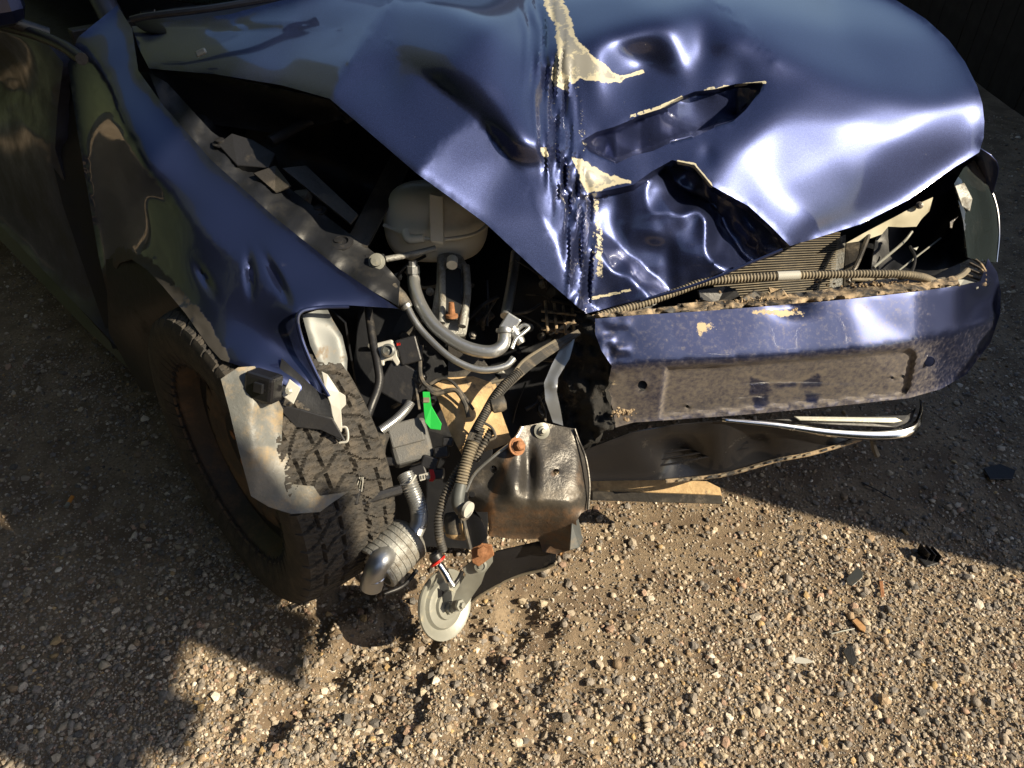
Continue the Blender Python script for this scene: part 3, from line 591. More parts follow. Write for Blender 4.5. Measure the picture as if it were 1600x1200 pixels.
# ---- wheels
def make_wheel(c,th,side,detail=True,cam_=0):
    """axis points outwards; tread blocks cut as real grooves"""
    lat=Vector((math.cos(th)*math.cos(cam_),math.sin(th)*math.cos(cam_),math.sin(cam_)))*side; c=Vector(c); fw=Vector((0,0,1)).cross(lat).normalized(); up_=lat.cross(fw)
    e=bpy.data.objects.new('front_wheel' if detail else 'wheel',None); COL.objects.link(e); e.location=c; par(e,CAR)
    NA=1100 if detail else 96
    prof=[(.212,-.085),(.218,-.093),(.245,-.102),(.272,-.1035),(.292,-.100),(.304,-.092)]
    nt_=44 if detail else 8
    tr=[(.312+.003*(1-(2*k/(nt_-1)-1)**2)-.006*abs(2*k/(nt_-1)-1)**6,-.084+.168*k/(nt_-1)) for k in range(nt_)]
    full=prof+tr+[(r,-h) for r,h in prof[::-1]]
    rr=np.array([p[0] for p in full]);hh=np.array([p[1] for p in full]); a=np.linspace(0,2*np.pi,NA,endpoint=False)
    A,HH=np.meshgrid(a,hh,indexing='ij'); RR=np.repeat(rr[None],NA,0).copy()
    if detail:
        s=HH/.088; N_=46; ph=A*N_/(2*np.pi)+1.5*np.abs(s)**1.3+.12*np.sin(s*9)
        f1=np.abs((ph%1)-.5); lat_g=f1>.452
        cg=(np.abs(np.abs(s)-.30-.015*np.sin(A*N_))<.028)&(np.abs(((ph)%1)-.5)<.36)|(np.abs(np.abs(s)-.72)<.025)&(np.abs(((ph*.5)%1)-.5)<.3)
        zone=(np.abs(s)<1.13); RR-=np.where(zone&(lat_g|cg),.009,0)
        sip=(np.abs(((ph*3+.22*np.sign(np.sin(s*34)))%1)-.5)>.40)&(np.abs(s)<.97)&~lat_g; RR-=np.where(sip&zone,.003,0)
        # lettering ring and wear on the sidewall
        RR+=.0012*np.where((np.abs(rr[None]-.272)<.002)&((A*40/np.pi)%1>.4),1,0)
    W=np.array(c)[None,None]+np.array(fw)*(RR*np.cos(A))[...,None]+np.array(up_)*(RR*np.sin(A))[...,None]+np.array(lat)*HH[...,None]
    n=len(full); W=W.reshape(-1,3); I=np.arange(NA*n).reshape(NA,n); J=np.roll(I,-1,0)
    Fc=np.c_[I[:,:-1].ravel(),I[:,1:].ravel(),J[:,1:].ravel(),J[:,:-1].ravel()]
    mk('tyre',W,Fc,'tread',e,smooth=True)
    # rim: steel disc with oval vents
    rp=[(.213,.088),(.216,.092),(.219,.086),(.208,.076),(.203,.05),(.196,.035),(.186,.030),(.176,.034),(.166,.043),(.152,.050),(.135,.052),(.118,.050),(.10,.043),(.085,.034),(.06,.034),(.04,.042),(.034,.050),(.0,.052)]
    S=240; V=[];Fq=[];
    for r,h in rp:
        for i in range(S):
            an=2*math.pi*i/S; V.append(c+fw*(r*math.cos(an))+up_*(r*math.sin(an))+lat*h)
    nh=12
    for j in range(len(rp)-1):
        rm=(rp[j][0]+rp[j+1][0])/2
        for i in range(S):
            an=2*math.pi*(i+.5)/S; k=(an*nh/(2*math.pi))%1-.5
            if ((k*2*math.pi/nh*.155)/.021)**2+((rm-.160)/.017)**2<1: continue
            Fq.append((j*S+i,j*S+(i+1)%S,(j+1)*S+(i+1)%S,(j+1)*S+i))
    rim=mk('rim',V,Fq,'rim',e)
    lathe('brake_disc',[(.0,.0),(.14,.0),(.14,.012),(0,.012)],c-lat*.005,lat,'rust',parent=e)
    lathe('inner_barrel',[(.205,-.09),(.20,-.05),(.20,.04)],c,lat,'bay',parent=e)
    for k in range(5):
        an=2*math.pi*k/5+.3; lathe('wheel_bolt',[(.011,0),(.011,.012),(.0,.013)],c+fw*(.056*math.cos(an))+up_*(.056*math.sin(an))+lat*.034,lat,'rust',seg=6,parent=rim,smooth=False)
    return e
make_wheel((-.491,1.113,.325),R(43),-1,True,R(-3.4))
make_wheel(K(0,.77,.312),TH,1,False); make_wheel(K(-2.65,-.77,.312),TH,-1,False); make_wheel(K(-2.65,.77,.312),TH,1,False)
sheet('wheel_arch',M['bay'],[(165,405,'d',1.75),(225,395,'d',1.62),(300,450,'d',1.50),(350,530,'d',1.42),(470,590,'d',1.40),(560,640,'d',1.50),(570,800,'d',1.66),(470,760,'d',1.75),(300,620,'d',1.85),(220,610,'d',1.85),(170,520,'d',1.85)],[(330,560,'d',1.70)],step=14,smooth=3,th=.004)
V4=[K(f_,-.56,z_) for f_,z_ in ((-.75,.16),(.02,.22),(.02,.55),(-.75,.60))]
mk('wing_sun_block',V4+[v+CL*.004 for v in V4],[(0,1,2,3),(7,6,5,4),(0,4,5,1),(1,5,6,2),(2,6,7,3),(3,7,4,0)],'bay',smooth=False)  # wall added to stop sunlight leaking out through the wheel arch
box('arch_sun_block',K(-.42,-.65,.62),(.23,.008,.68),'bay',ax=(CL,Vector((0,0,1)),CF))  # shelf added to stop sunlight passing from the bay through the arch
# ---- arch liner torn loose in front of the tyre
liner=sheet('arch_liner',M['liner'],[(345,592,'d',1.225),(372,574,'d',1.235),(398,572,'d',1.25),(428,612,'d',1.26),(442,640,'d',1.265),(440,690,'d',1.268),(455,722,'d',1.27),(450,738,'d',1.268),(458,757,'d',1.272),(490,760,'d',1.278),(500,775,'d',1.29),(545,768,'d',1.31),(520,785,'d',1.30),(500,800,'d',1.29),(455,803,'d',1.272),(420,792,'d',1.258),(392,775,'d',1.242),(372,700,'d',1.222),(358,640,'d',1.22)],
 [(420,740,'d',1.245),(415,650,'d',1.252)],[[(398,632,'d',1.225),(392,660,'d',1.222),(396,720,'d',1.222),(393,772,'d',1.238)],[(350,612,'d',1.224),(398,632,'d',1.225)]],step=5,smooth=5,th=.003,fn=lambda px,py:.004*vnoise(px/30,py/60),label='dusty grey torn wheel arch liner lit by sun')
cb=box('clip_block',Dp(412,603,1.235),(.052,.046,.035),'gblack',rotax(-16,20,-14),b=.006); box('clip_window',Dp(404,606,1.212),(.016,.016,.006),'bay',rotax(-16,20,-14),b=.001,parent=cb)
plate('bracket_tab',[(440,618,1.25),(452,592,1.25),(470,606,1.255),(458,632,1.25)],.004,M['white'])
lathe('clip_bolt',[(.006,0),(.006,.008),(0,.009)],Dp(451,611,1.246),CN+.3*CR,'zinc',seg=6,smooth=False)
plate('liner_strap',[(430,632,1.262),(470,640,1.27),(520,655,1.285),(540,690,1.29),(500,672,1.285),(462,668,1.275)],.008,M['black'])
sheet('liner_edge',M['bay'],[(440,560,'d',1.29),(512,625,'d',1.30),(532,690,'d',1.31),(500,668,'d',1.30),(455,640,'d',1.285),(430,612,'d',1.28)],step=7,smooth=2,th=.006)
# ---- inside of the fender seen through the lamp opening, broken white plastic
sheet('inner_fender',M['greyprimer'],[(472,492,'d',1.325),(510,480,'d',1.34),(520,500,'d',1.36),(535,525,'d',1.37),(543,560,'d',1.37),(541,600,'d',1.365),(520,592,'d',1.345),(500,572,'d',1.33),(485,540,'d',1.325)],[(515,545,'d',1.345)],step=5,smooth=8,th=.002)
plate('broken_trim',[(502,580,1.305),(512,585,1.305),(530,612,1.31),(540,618,1.312),(541,632,1.312),(533,640,1.31),(535,668,1.312),(530,690,1.315),(522,668,1.31),(516,632,1.305),(508,610,1.30)],.004,M['white'])
tube('trim_hook',[(530,690,1.314),(522,688,1.314),(526,672,1.314),(541,668,1.314),(543,688,1.314),(530,692,1.314)],.0022,M['white'],seg=6)
# ---- bumper cover
tx=[930,1000,1100,1230,1330,1430,1500,1532]; ty=[498,492,486,476,467,456,446,440]; tY=[1.135,1.15,1.165,1.185,1.20,1.225,1.265,1.31]
bump_top=[(a,b,'y',c) for a,b,c in zip(tx,ty,tY)]
crx=[956,1040,1150,1250,1350,1430,1500,1545]; cry=[572,567,562,555,546,534,517,498]; crY=[1.085,1.095,1.11,1.125,1.14,1.17,1.225,1.30]
crease=[(a,b,'y',c) for a,b,c in zip(crx,cry,crY)]
bot=[(1510,585,'y',1.28),(1470,608,'y',1.22),(1420,622,'y',1.18),(1330,632,'y',1.16),(1240,641,'y',1.15),(1150,649,'y',1.135),(1050,656,'y',1.12),(990,660,'y',1.112),(962,668,'y',1.108)]
bump_out=bump_top+[(1544,404,'y',1.47),(1558,425,'y',1.47),(1564,455,'y',1.45),(1563,490,'y',1.42),(1548,535,'y',1.36)]+bot+[(958,640,'y',1.105),(948,612,'y',1.10),(952,590,'y',1.095),(956,572,'y',1.085),(940,548,'y',1.10),(930,522,'y',1.12)]
REC=[(1040,573),(1130,569),(1300,556),(1420,545),(1432,552),(1420,612),(1410,618),(1250,632),(1030,652)]
def bump_fn(px,py):
    s=np.where(inpoly(px,py,REC),1,-1)*pdist(px,py,REC,True)
    d=.016*sstep(-2,5,s)+.0025*vnoise(px/70,py/50)
    d+=.012*np.exp(-(((px-1238)/26)**2+((py-480)/14)**2))
    d+=.012*np.exp(-(((px-960)/22)**2+((py-540)/40)**2))*vnoise(px/14,py/14)
    return d
EMB=[[(1172,588),(1200,600),(1205,612),(1172,618)],[(1280,582),(1255,596),(1250,606),(1284,604)],[(1176,624),(1200,614),(1202,632),(1180,640)],[(1258,612),(1280,616),(1276,630),(1260,628)],[(1212,600),(1244,597),(1244,603),(1212,606)]]
def b_dusty(px,py):
    yc=np.interp(px,crx,cry); r=.36*sstep(-6,10,py-yc)+.20; r=r+.14*inpoly(px,py,REC)+.2*np.exp(-((px-960)/40)**2)*sstep(0,20,py-yc)
    e=np.zeros(len(px))
    for P in EMB: e=np.maximum(e,pmask(px,py,P,2))
    fr=np.zeros(len(px)); 
    r=r+.35*np.clip(1-pdist(px,py,[(1168,584),(1208,596),(1250,594),(1290,578)])/3,0,1)*1.0
    return np.clip(r-.45*e-.25*sstep(1440,1480,px),0,1)
def b_mud(px,py):
    r=.62*np.exp(-(((px-1102)/26)**2+((py-512)/20)**2))+.5*np.exp(-(((px-975)/22)**2+((py-642)/14)**2))+.45*np.exp(-(((px-1180)/60)**2+((py-486)/8)**2))+.5*np.exp(-(((px-1240)/45)**2+((py-492)/9)**2))
    r=r+.42*np.exp(-(((px-960)/14)**2+((py-600)/26)**2))
    return np.clip(r,0,.75)
bumper=sheet('bumper',M['bumper'],bump_out,[(1535,470,'y',1.37),(1548,450,'y',1.42),(1520,550,'y',1.29)],[crease],step=4,smooth=8,fn=bump_fn,holes=[(1004,602,7.5),(1074,635,2.5),(1394,590,2.5),(1411,588,2.5)],attrs={'dusty':b_dusty,'mud':b_mud},th=.003,label='dirty blue front bumper cover with empty plate recess')
lathe('hole_shade_disc',[(.0,-.02),(.011,-.02),(.011,-.004)],Dp(1004,602,1.446),CN,'bay',parent=bumper)  # dark disc behind the opening, its colour stands in for shade
lathe('parking_sensor',[(.0,.0012),(.0085,.0008),(.009,-.001),(.0098,-.001),(.0098,.0008),(.0105,0)],Dp(1452,565,1.515),(CN-.12*CR-.3*CU),'bumper',parent=bumper)
# ---- broken ledge along the top of the bumper
led=[(a,b-1,'y',c+.004) for a,b,c in zip(tx[:7],ty[:7],tY[:7])]
ledge_out=led+[(1495,432,'y',1.31),(1440,438,'y',1.30),(1400,432,'y',1.31),(1330,444,'y',1.28),(1300,450,'y',1.275),(1240,458,'y',1.265),(1215,462,'y',1.26),(1150,468,'y',1.24),(1095,472,'y',1.235),(1030,480,'y',1.20),(960,488,'y',1.18),(925,492,'y',1.17)]
ledge=sheet('bumper_ledge',M['ledge'],ledge_out,step=4,smooth=2,th=.004,jag=2,fn=lambda px,py:.014*vnoise(px/11,py/6)+.010*vnoise(px/5,py/4),label='broken dusty plastic ledge along bumper top')
for (P,dd,mm) in (([(1092,455),(1135,446),(1150,452),(1158,468),(1120,474),(1095,468)],1.49,'black'),([(1155,470),(1180,456),(1205,462),(1225,452),(1232,464),(1200,474),(1160,478)],1.48,'ledge'),([(1275,470),(1320,462),(1330,468),(1290,476)],1.485,'ledge'),([(1200,450),(1222,452),(1230,462),(1205,466)],1.475,'dirt'),([(1336,452),(1390,440),(1420,436),(1415,448),(1340,462)],1.50,'dirt'),([(1160,478),(1195,474),(1210,482),(1165,486)],1.458,'dirt')):
    plate('ledge_fragment',[(a+random.uniform(-2,2),b+random.uniform(-2,2),dd+random.uniform(-.01,.01)) for a,b in P],.008,M[mm],parent=ledge)
for (a,b,c) in ((1292,479,1.447),(1314,476,1.449),(1368,467,1.462),(1387,464,1.464),(1409,461,1.468),(1130,484,1.435),(1070,487,1.432),(1010,490,1.43)):
    box('dark_slot',Dp(a,b,c),(.016,.0045,.01),'bay',rotax(7),b=.0005,parent=ledge)  # dark boxes standing in for shaded slot holes
plate('corner_clip',[(1476,458,1.55),(1480,440,1.56),(1486,446,1.56),(1492,436,1.565),(1506,436,1.57),(1528,442,1.57),(1530,450,1.56),(1500,454,1.555)],.006,M['zinc'])
for k in range(4): tube('corner_rib',[(1518-3*k,402+9*k,1.66-.01*k),(1532+1*k,412+9*k,1.645-.01*k),(1540,424+7*k,1.63-.01*k)],.003,M['ledge'],seg=6)
dirtp=[]
def clumps(name,cx,cy,sx,sy,d,n,r0,m,parent):
    V=[];Fc=[]
    for i in range(n):
        p=Dp(cx+random.gauss(0,sx),cy+random.gauss(0,sy),d+random.uniform(-.004,.004)); r=random.uniform(.4,1.2)*r0
        q=Matrix.Rotation(random.uniform(0,6),3,Vector((random.random(),random.random(),1)).normalized())
        V+= [p+q@Vector((v[0]*r*random.uniform(.7,1.2),v[1]*r*random.uniform(.7,1.2),v[2]*r*.8)) for v in ico]; Fc+=[tuple(f+12*i) for f in icf]
    return mk(name,V,Fc,m,parent,smooth=False,kind='stuff')
clumps('soil_clumps',1240,488,20,4.5,1.442,170,.0042,'dirt',bumper)
clumps('soil_clumps',1180,474,40,5,1.462,90,.0032,'dirt',ledge)
clumps('soil_clumps',1370,446,30,4,1.49,90,.0032,'dirt',ledge)
clumps('soil_clumps',975,645,10,5,1.40,40,.004,'dirt',bumper)
# ---- torn felt at the cut bumper end and chrome crush strap
sheet('bumper_foam',M['felt'],[(905,505,'d',1.46),(925,500,'d',1.45),(948,545,'d',1.43),(955,575,'d',1.42),(945,610,'d',1.42),(962,660,'d',1.42),(930,690,'d',1.44),(905,700,'d',1.46),(868,665,'d',1.48),(866,620,'d',1.49),(885,560,'d',1.48)],[(915,590,'d',1.45),(925,640,'d',1.43),(900,640,'d',1.47)],step=4,smooth=3,jag=4,th=.012,fn=lambda px,py:.045*vnoise(px/22,py/24)+.022*vnoise(px/8,py/9),label='torn black felt hanging at the ripped bumper end')
sheet('crush_strap',M['alu'],[(882,532,'d',1.455),(898,530,'d',1.45),(890,560,'d',1.44),(872,590,'d',1.432),(870,612,'d',1.43),(876,640,'d',1.435),(880,665,'d',1.44),(864,660,'d',1.44),(852,625,'d',1.432),(850,598,'d',1.435),(862,570,'d',1.445)],[],[[(850,604,'d',1.434),(870,604,'d',1.424)]],step=4,smooth=3,th=.003)
# ---- hanging lower grille, chrome trim, crossmember
low=sheet('lower_grille',M['gblack'],[(890,712,'d',1.52),(985,676,'d',1.50),(1060,664,'d',1.49),(1130,658,'d',1.48),(1240,672,'d',1.52),(1345,686,'d',1.575),(1270,706,'d',1.57),(1210,718,'d',1.575),(1130,740,'d',1.585),(1040,750,'d',1.585),(920,752,'d',1.58)],[(1050,705,'d',1.60),(1180,690,'d',1.58)],step=8,smooth=4,th=.004,label='hanging gloss black lower grille panel')
for k in range(4):
    f=k/3; tube('grille_rib',[(915,722+f*18,1.562+f*.012),(1040,698+f*28,1.575),(1170,678+f*22,1.55+.01*f)],.0022,M['gblack'],seg=6,parent=low)
er=tube('edge_rail',[(1040,752,1.575),(1130,742,1.574),(1210,720,1.566),(1270,708,1.562),(1345,686,1.565)],.0045,M['ledge'],seg=8,parent=low)
for f in np.linspace(.08,.95,14): 
    p=crom(pix([(1040,752,1.57),(1130,742,1.569),(1210,720,1.561),(1270,708,1.557),(1345,686,1.56)]),8); q=p[int(f*(len(p)-1))]; box('rail_clip',q,(.012,.004,.006),'tanhose' if int(f*100)%3 else 'bay',rotax(18),b=.0005,parent=low)
chromeP=[(1128,656,1.485),(1210,664,1.50),(1300,676,1.52),(1380,680,1.535),(1425,672,1.55),(1438,652,1.57),(1438,632,1.60)]
path=crom(pix(chromeP),8); V=[];Fc=[]
for i,p in enumerate(path):
    f=i/(len(path)-1); wd=.002+.0095*min(1,f*1.6); n0=len(V)
    for a_,b_ in ((-1,-.3),(-.6,.35),(0,.55),(.6,.35),(1,-.3)): V.append(p+CU*(wd*a_)+CN*(wd*b_))
    if i: Fc+=[(n0-5+j,n0-4+j,n0+1+j,n0+j) for j in range(4)]
tr=mk('chrome_trim',V,Fc,'chrome',label='bent chrome strip hanging below the bumper'); s=tr.modifiers.new('thickness','SOLIDIFY'); s.thickness=.002
plate('trim_backing',[(1195,655,1.53),(1300,652,1.545),(1418,648,1.575),(1432,636,1.60),(1425,658,1.57),(1400,668,1.555),(1300,664,1.54)],.004,M['black'])
plate('trim_strip',[(1240,650,1.527),(1400,652,1.555),(1412,658,1.555),(1396,661,1.55),(1250,657,1.525)],.003,M['zinc'])
tube('trim_strut',[(1358,668,1.555),(1366,700,1.60),(1371,712,1.61)],.006,M['black'],seg=6)
plate('crossmember',[(915,752,1.66),(1010,748,1.66),(1105,752,1.665),(1125,762,1.665),(1130,784,1.66),(1060,778,1.66),(930,776,1.655)],.02,M['dust'],dir=(0,0,-.02))
plate('crossmember_flange',[(925,768,1.648),(1060,772,1.65),(1128,775,1.652),(1130,788,1.654),(1060,786,1.652),(925,782,1.65)],.01,M['steel'])
# ---- condenser, hose and inner panel behind the bumper
rad=plate('condenser',[(1090,470,1.60),(1140,430,1.66),(1225,372,1.73),(1310,362,1.75),(1300,450,1.66),(1225,470,1.62)],.02,M['bay'])
V=[];Fc=[]
for k in range(26):
    a=Dp(1100+k*3.0,468-k*4.1,1.597+k*.0056); b=Dp(1300+k*.5,452-k*3.5,1.655+k*.0036); T_=[a.lerp(b,t_)+CN*.002 for t_ in (0,1)]; vv,ff=tubegeo(T_,.0012,5); Fc+=[tuple(i+len(V) for i in f) for f in ff]; V+=vv
mk('condenser_fins',V,Fc,'tanhose',rad,kind='stuff')
plate('condenser_tank',[(1296,448,1.655),(1302,372,1.745),(1322,366,1.745),(1316,450,1.65)],.02,M['cast'])
plate('slam_panel',[(1318,450,1.66),(1322,378,1.73),(1345,370,1.735),(1335,448,1.655)],.012,M['steel'])
sheet('inner_panel',M['primer'],[(1322,380,'d',1.665),(1350,364,'d',1.66),(1400,338,'d',1.66),(1440,316,'d',1.66),(1458,308,'d',1.66),(1452,330,'d',1.665),(1440,342,'d',1.67),(1432,354,'d',1.675),(1410,355,'d',1.675),(1388,354,'d',1.675),(1378,366,'d',1.675),(1350,376,'d',1.67)],step=5,smooth=3,th=.003,label='cream painted inner body panel under bonnet edge')
lathe('panel_bolt',[(.008,0),(.008,.003),(.005,.004),(.005,.008),(0,.009)],Dp(1436,321,1.655),CN,'steel',seg=16)
hp=[(935,494,1.425),(1000,476,1.44),(1060,455,1.452),(1100,441,1.457),(1160,435,1.46),(1230,431,1.462),(1330,428,1.47),(1400,428,1.48),(1440,433,1.50),(1458,440,1.53)]
hose=tube('corrugated_hose',hp,.0075,M['tanhose'],corr=(.0062,.13),n=10,label='dusty corrugated hose running above the bumper')
pp=crom(pix(hp),10); k0=min(range(len(pp)),key=lambda i:(pp[i]-Dp(1228,431,1.462)).length); V,Fc=tubegeo(pp[k0-2:k0+3],.0092,14); mk('tape_wrap',V,Fc,'white',hose)
for (P,r,m) in (([(1320,462,1.49),(1380,450,1.51),(1450,440,1.53),(1475,436,1.55)],.0045,'hose'),([(1330,436,1.52),(1400,440,1.53),(1450,452,1.52)],.004,'tanhose'),([(1365,418,1.56),(1410,380,1.66),(1425,362,1.68)],.003,'zinc'),([(1395,430,1.60),(1440,395,1.66),(1470,372,1.70)],.002,'zinc'),([(1360,360,1.68),(1340,410,1.62),(1325,440,1.60)],.005,'steel'),([(1420,440,1.58),(1430,405,1.63),(1422,385,1.66)],.003,'black'),([(1465,448,1.56),(1500,432,1.58),(1512,422,1.60)],.006,'tanhose'),([(1226,472,1.47),(1250,456,1.50),(1290,466,1.49)],.0012,'tanhose')):
    tube('loose_wire',P,r,M[m],seg=8)
plate('torn_tab',[(1484,346,1.60),(1498,338,1.60),(1490,347,1.60),(1488,357,1.60),(1484,356,1.60)],.002,M['steel']); plate('torn_tab',[(1426,388,1.59),(1436,385,1.59),(1432,392,1.59)],.002,M['zinc'])
# ================================================================ engine bay
sheet('engine_bay_backdrop',M['bay'],[(215,112,'d',1.70),(330,118,'d',1.70),(515,150,'d',1.66),(700,240,'d',1.75),(850,380,'d',1.75),(1000,440,'d',1.75),(1250,380,'d',1.95),(1500,280,'d',2.0),(1500,440,'d',1.85),(1200,500,'d',1.70),(960,560,'d',1.72),(930,700,'d',1.78),(780,720,'d',1.76),(560,720,'d',1.72),(540,600,'d',1.68),(480,480,'d',1.62),(330,300,'d',1.62)],[(650,300,'d',1.95),(700,520,'d',1.80),(450,260,'d',1.82),(850,560,'d',1.78),(1050,480,'d',1.78)],step=14,smooth=4,th=.01,fn=lambda px,py:.03*vnoise(px/40,py/40)+.012*vnoise(px/14,py/14))  # dark backdrop sheet in place of the unlit depth behind the parts
plate('bay_backplate',[(560,480,1.62),(640,470,1.62),(770,700,1.66),(760,860,1.72),(600,850,1.70),(545,640,1.62)],.01,M['bay'])  # dark backplate continuing the unlit depth lower down
sheet('bulkhead_mesh',M['bay'],[(233,108,'d',1.61),(337,117,'d',1.58),(515,156,'d',1.52),(540,185,'d',1.58),(440,210,'d',1.66),(300,190,'d',1.68)],step=7,smooth=2,th=.004,fn=lambda px,py:.004*((np.sin(px*.55)*np.sin(py*.8)>.2)&(px>370)&(py<185)))
# inner wing rail with bolts
sheet('inner_wing',M['bay'],[(232,112,'d',1.60),(262,130,'d',1.62),(330,205,'d',1.60),(420,270,'d',1.57),(500,330,'d',1.53),(585,395,'d',1.50),(625,440,'d',1.48),(622,478,'d',1.42),(530,425,'d',1.45),(430,345,'d',1.48),(330,255,'d',1.54),(256,172,'d',1.60)],[],[[(300,200,'d',1.585),(420,300,'d',1.525),(560,415,'d',1.46)]],step=6,smooth=3,th=.003,fn=lambda px,py:.006*np.sin((px+py)*.06)+.004*vnoise(px/9,py/9))
for a,b,c in ((475,342,1.52),(530,381,1.49),(498,330,1.53),(345,225,1.57)):
    lathe('wing_bolt',[(.016,0),(.016,.003),(.009,.004),(.009,.010),(0,.011)],Dp(a,b,c),(CN+CU),'black',seg=20)
plate('relay_box',[(340,225,1.56),(362,208,1.57),(395,218,1.57),(430,240,1.56),(420,262,1.54),(370,258,1.54)],.03,M['black'])
for P in ([(440,262,1.53),(478,258,1.54),(560,335,1.50),(548,350,1.49)],[(395,270,1.53),(430,258,1.54),(455,290,1.52),(430,300,1.52)]): plate('wing_stay',P,.006,M['steel'])
tube('gas_strut',[(422,222,1.56),(470,196,1.60),(520,176,1.62)],.012,M['black'],seg=12)
plate('cross_brace',[(615,235,1.62),(645,250,1.62),(575,385,1.50),(555,392,1.50),(540,378,1.50)],.008,M['steel'])
lathe('brace_washer',[(.024,0),(.024,.003),(.015,.006),(.013,.002),(0,.002)],Dp(533,380,1.487),CN+CU,'black')
# expansion tank
tk=Dp(682,345,1.62); Xa,Ya,Za=CR,Vector((0,.35,.94)).normalized(),Vector((0,-.94,.35)).normalized(); V=[];Fc=[]; nu,nv=40,22
for j in range(nv+1):
    ph=-math.pi/2+math.pi*j/nv
    for i in range(nu):
        th_=2*math.pi*i/nu; sq=lambda v,e:math.copysign(abs(v)**e,v); r_=abs(math.cos(ph))**.55
        V.append(tk+Xa*(.108*r_*sq(math.cos(th_),.7))+Za*(.085*r_*sq(math.sin(th_),.7))+Ya*(.082*sq(math.sin(ph),.8)))
for j in range(nv):
    for i in range(nu): Fc.append((j*nu+i,j*nu+(i+1)%nu,(j+1)*nu+(i+1)%nu,(j+1)*nu+i))
tank=mk('expansion_tank',V,Fc,'tank',label='milky white coolant expansion tank under bonnet')
plate('tank_strap',[(670,300,1.50),(692,304,1.50),(694,382,1.515),(672,380,1.515)],.012,M['tank'],parent=tank,b=.004)
tube('tank_seam',[(600,352,1.56),(640,368,1.532),(690,374,1.525),(740,366,1.535),(764,350,1.56)],.004,M['tank'],seg=8,parent=tank)
tube('tank_pipe',[(632,362,1.53),(640,374,1.522),(662,372,1.518)],.009,M['tank'],parent=tank)
lathe('tank_foot',[(.011,0),(.011,.02),(0,.021)],Dp(707,405,1.53),CN-CU,'tank',seg=12,parent=tank)
# mounting bracket
mb=plate('engine_mount',[(683,398,1.56),(700,392,1.57),(722,398,1.57),(735,420,1.56),(734,490,1.53),(728,524,1.515),(700,526,1.51),(678,510,1.515),(674,490,1.52),(682,440,1.545)],.03,M['cast'],b=.004)
plate('mount_dark_plate',[(697,420,1.535),(706,415,1.537),(720,420,1.535),(722,485,1.512),(714,500,1.505),(700,500,1.505),(694,485,1.51)],.004,M['bay'],parent=mb)  # dark plate on the face, colour stands in for a shaded hollow
tube('mount_web',[(690,410,1.545),(692,460,1.525),(690,505,1.503)],.008,M['cast'],parent=mb); tube('mount_web',[(728,415,1.545),(730,460,1.53),(722,510,1.50)],.008,M['cast'],parent=mb)
lathe('mount_bolt',[(.012,0),(.012,.006),(.007,.008),(.005,.03),(0,.031)],Dp(706,496,1.50),CN*.4+CU,'rust',seg=12,parent=mb)
# refrigerant pipes
p1=tube('aluminium_pipe',[(646,428,1.52),(648,452,1.50),(660,482,1.48),(682,512,1.46),(722,540,1.445),(762,550,1.44),(785,540,1.445),(789,515,1.46)],.0125,M['alu'],seg=18,n=10,label='thick silver pipe curving below the tank')
lathe('pipe_fitting',[(.010,0),(.010,.012),(.013,.012),(.013,.026),(.009,.027),(.009,.035),(0,.036)],Dp(646,436,1.513),CU*.9+CN*.3,'alu',seg=8,parent=p1,smooth=False)
lathe('pipe_collar',[(.0165,0),(.0175,.004),(.0165,.008)],Dp(789,520,1.456),CU,'alu',parent=p1)
p2=tube('aluminium_pipe',[(634,474,1.47),(646,498,1.458),(664,522,1.45),(700,556,1.43),(735,574,1.425),(762,578,1.425),(790,572,1.43),(803,560,1.435)],.0065,M['alu'],seg=14,n=10,label='thin silver pipe running below the thick one')
lathe('pipe_boot',[(.013,0),(.015,.02),(.012,.045),(.008,.05)],Dp(634,478,1.475),(CU-CR*.75),'hose',parent=p2); lathe('pipe_ring',[(.009,0),(.011,.003),(.011,.008),(.009,.01)],Dp(638,482,1.468),(CU-CR*.75),'alu',parent=p2)
tube('aluminium_pipe',[(806,395,1.58),(800,440,1.54),(790,494,1.49)],.0105,M['alu'],seg=16,label='upright silver pipe beside the bonnet edge')
fb=box('pipe_block',Dp(797,506,1.47),(.03,.034,.02),'alu',rotax(-32)); lathe('block_barrel',[(.010,0),(.010,.03),(.008,.035),(0,.035)],Dp(800,512,1.465),CR*.5-CU*.85,'alu',seg=16,parent=fb)
tube('aluminium_pipe',[(800,545,1.45),(806,530,1.455),(818,520,1.46),(826,512,1.465),(818,508,1.466),(808,516,1.466)],.004,M['alu'],label='thin silver pipe bent into a small loop')
tube('cooling_stay',[(603,405,1.49),(640,398,1.50),(680,388,1.52)],.006,M['cast']); lathe('stay_bolt',[(.016,0),(.016,.003),(.010,.004),(.010,.012),(0,.013)],Dp(589,409,1.475),CN,'zinc',seg=20)
plate('stay_plate',[(570,398,1.49),(600,396,1.49),(606,440,1.48),(590,452,1.475),(572,430,1.48)],.006,M['black'])
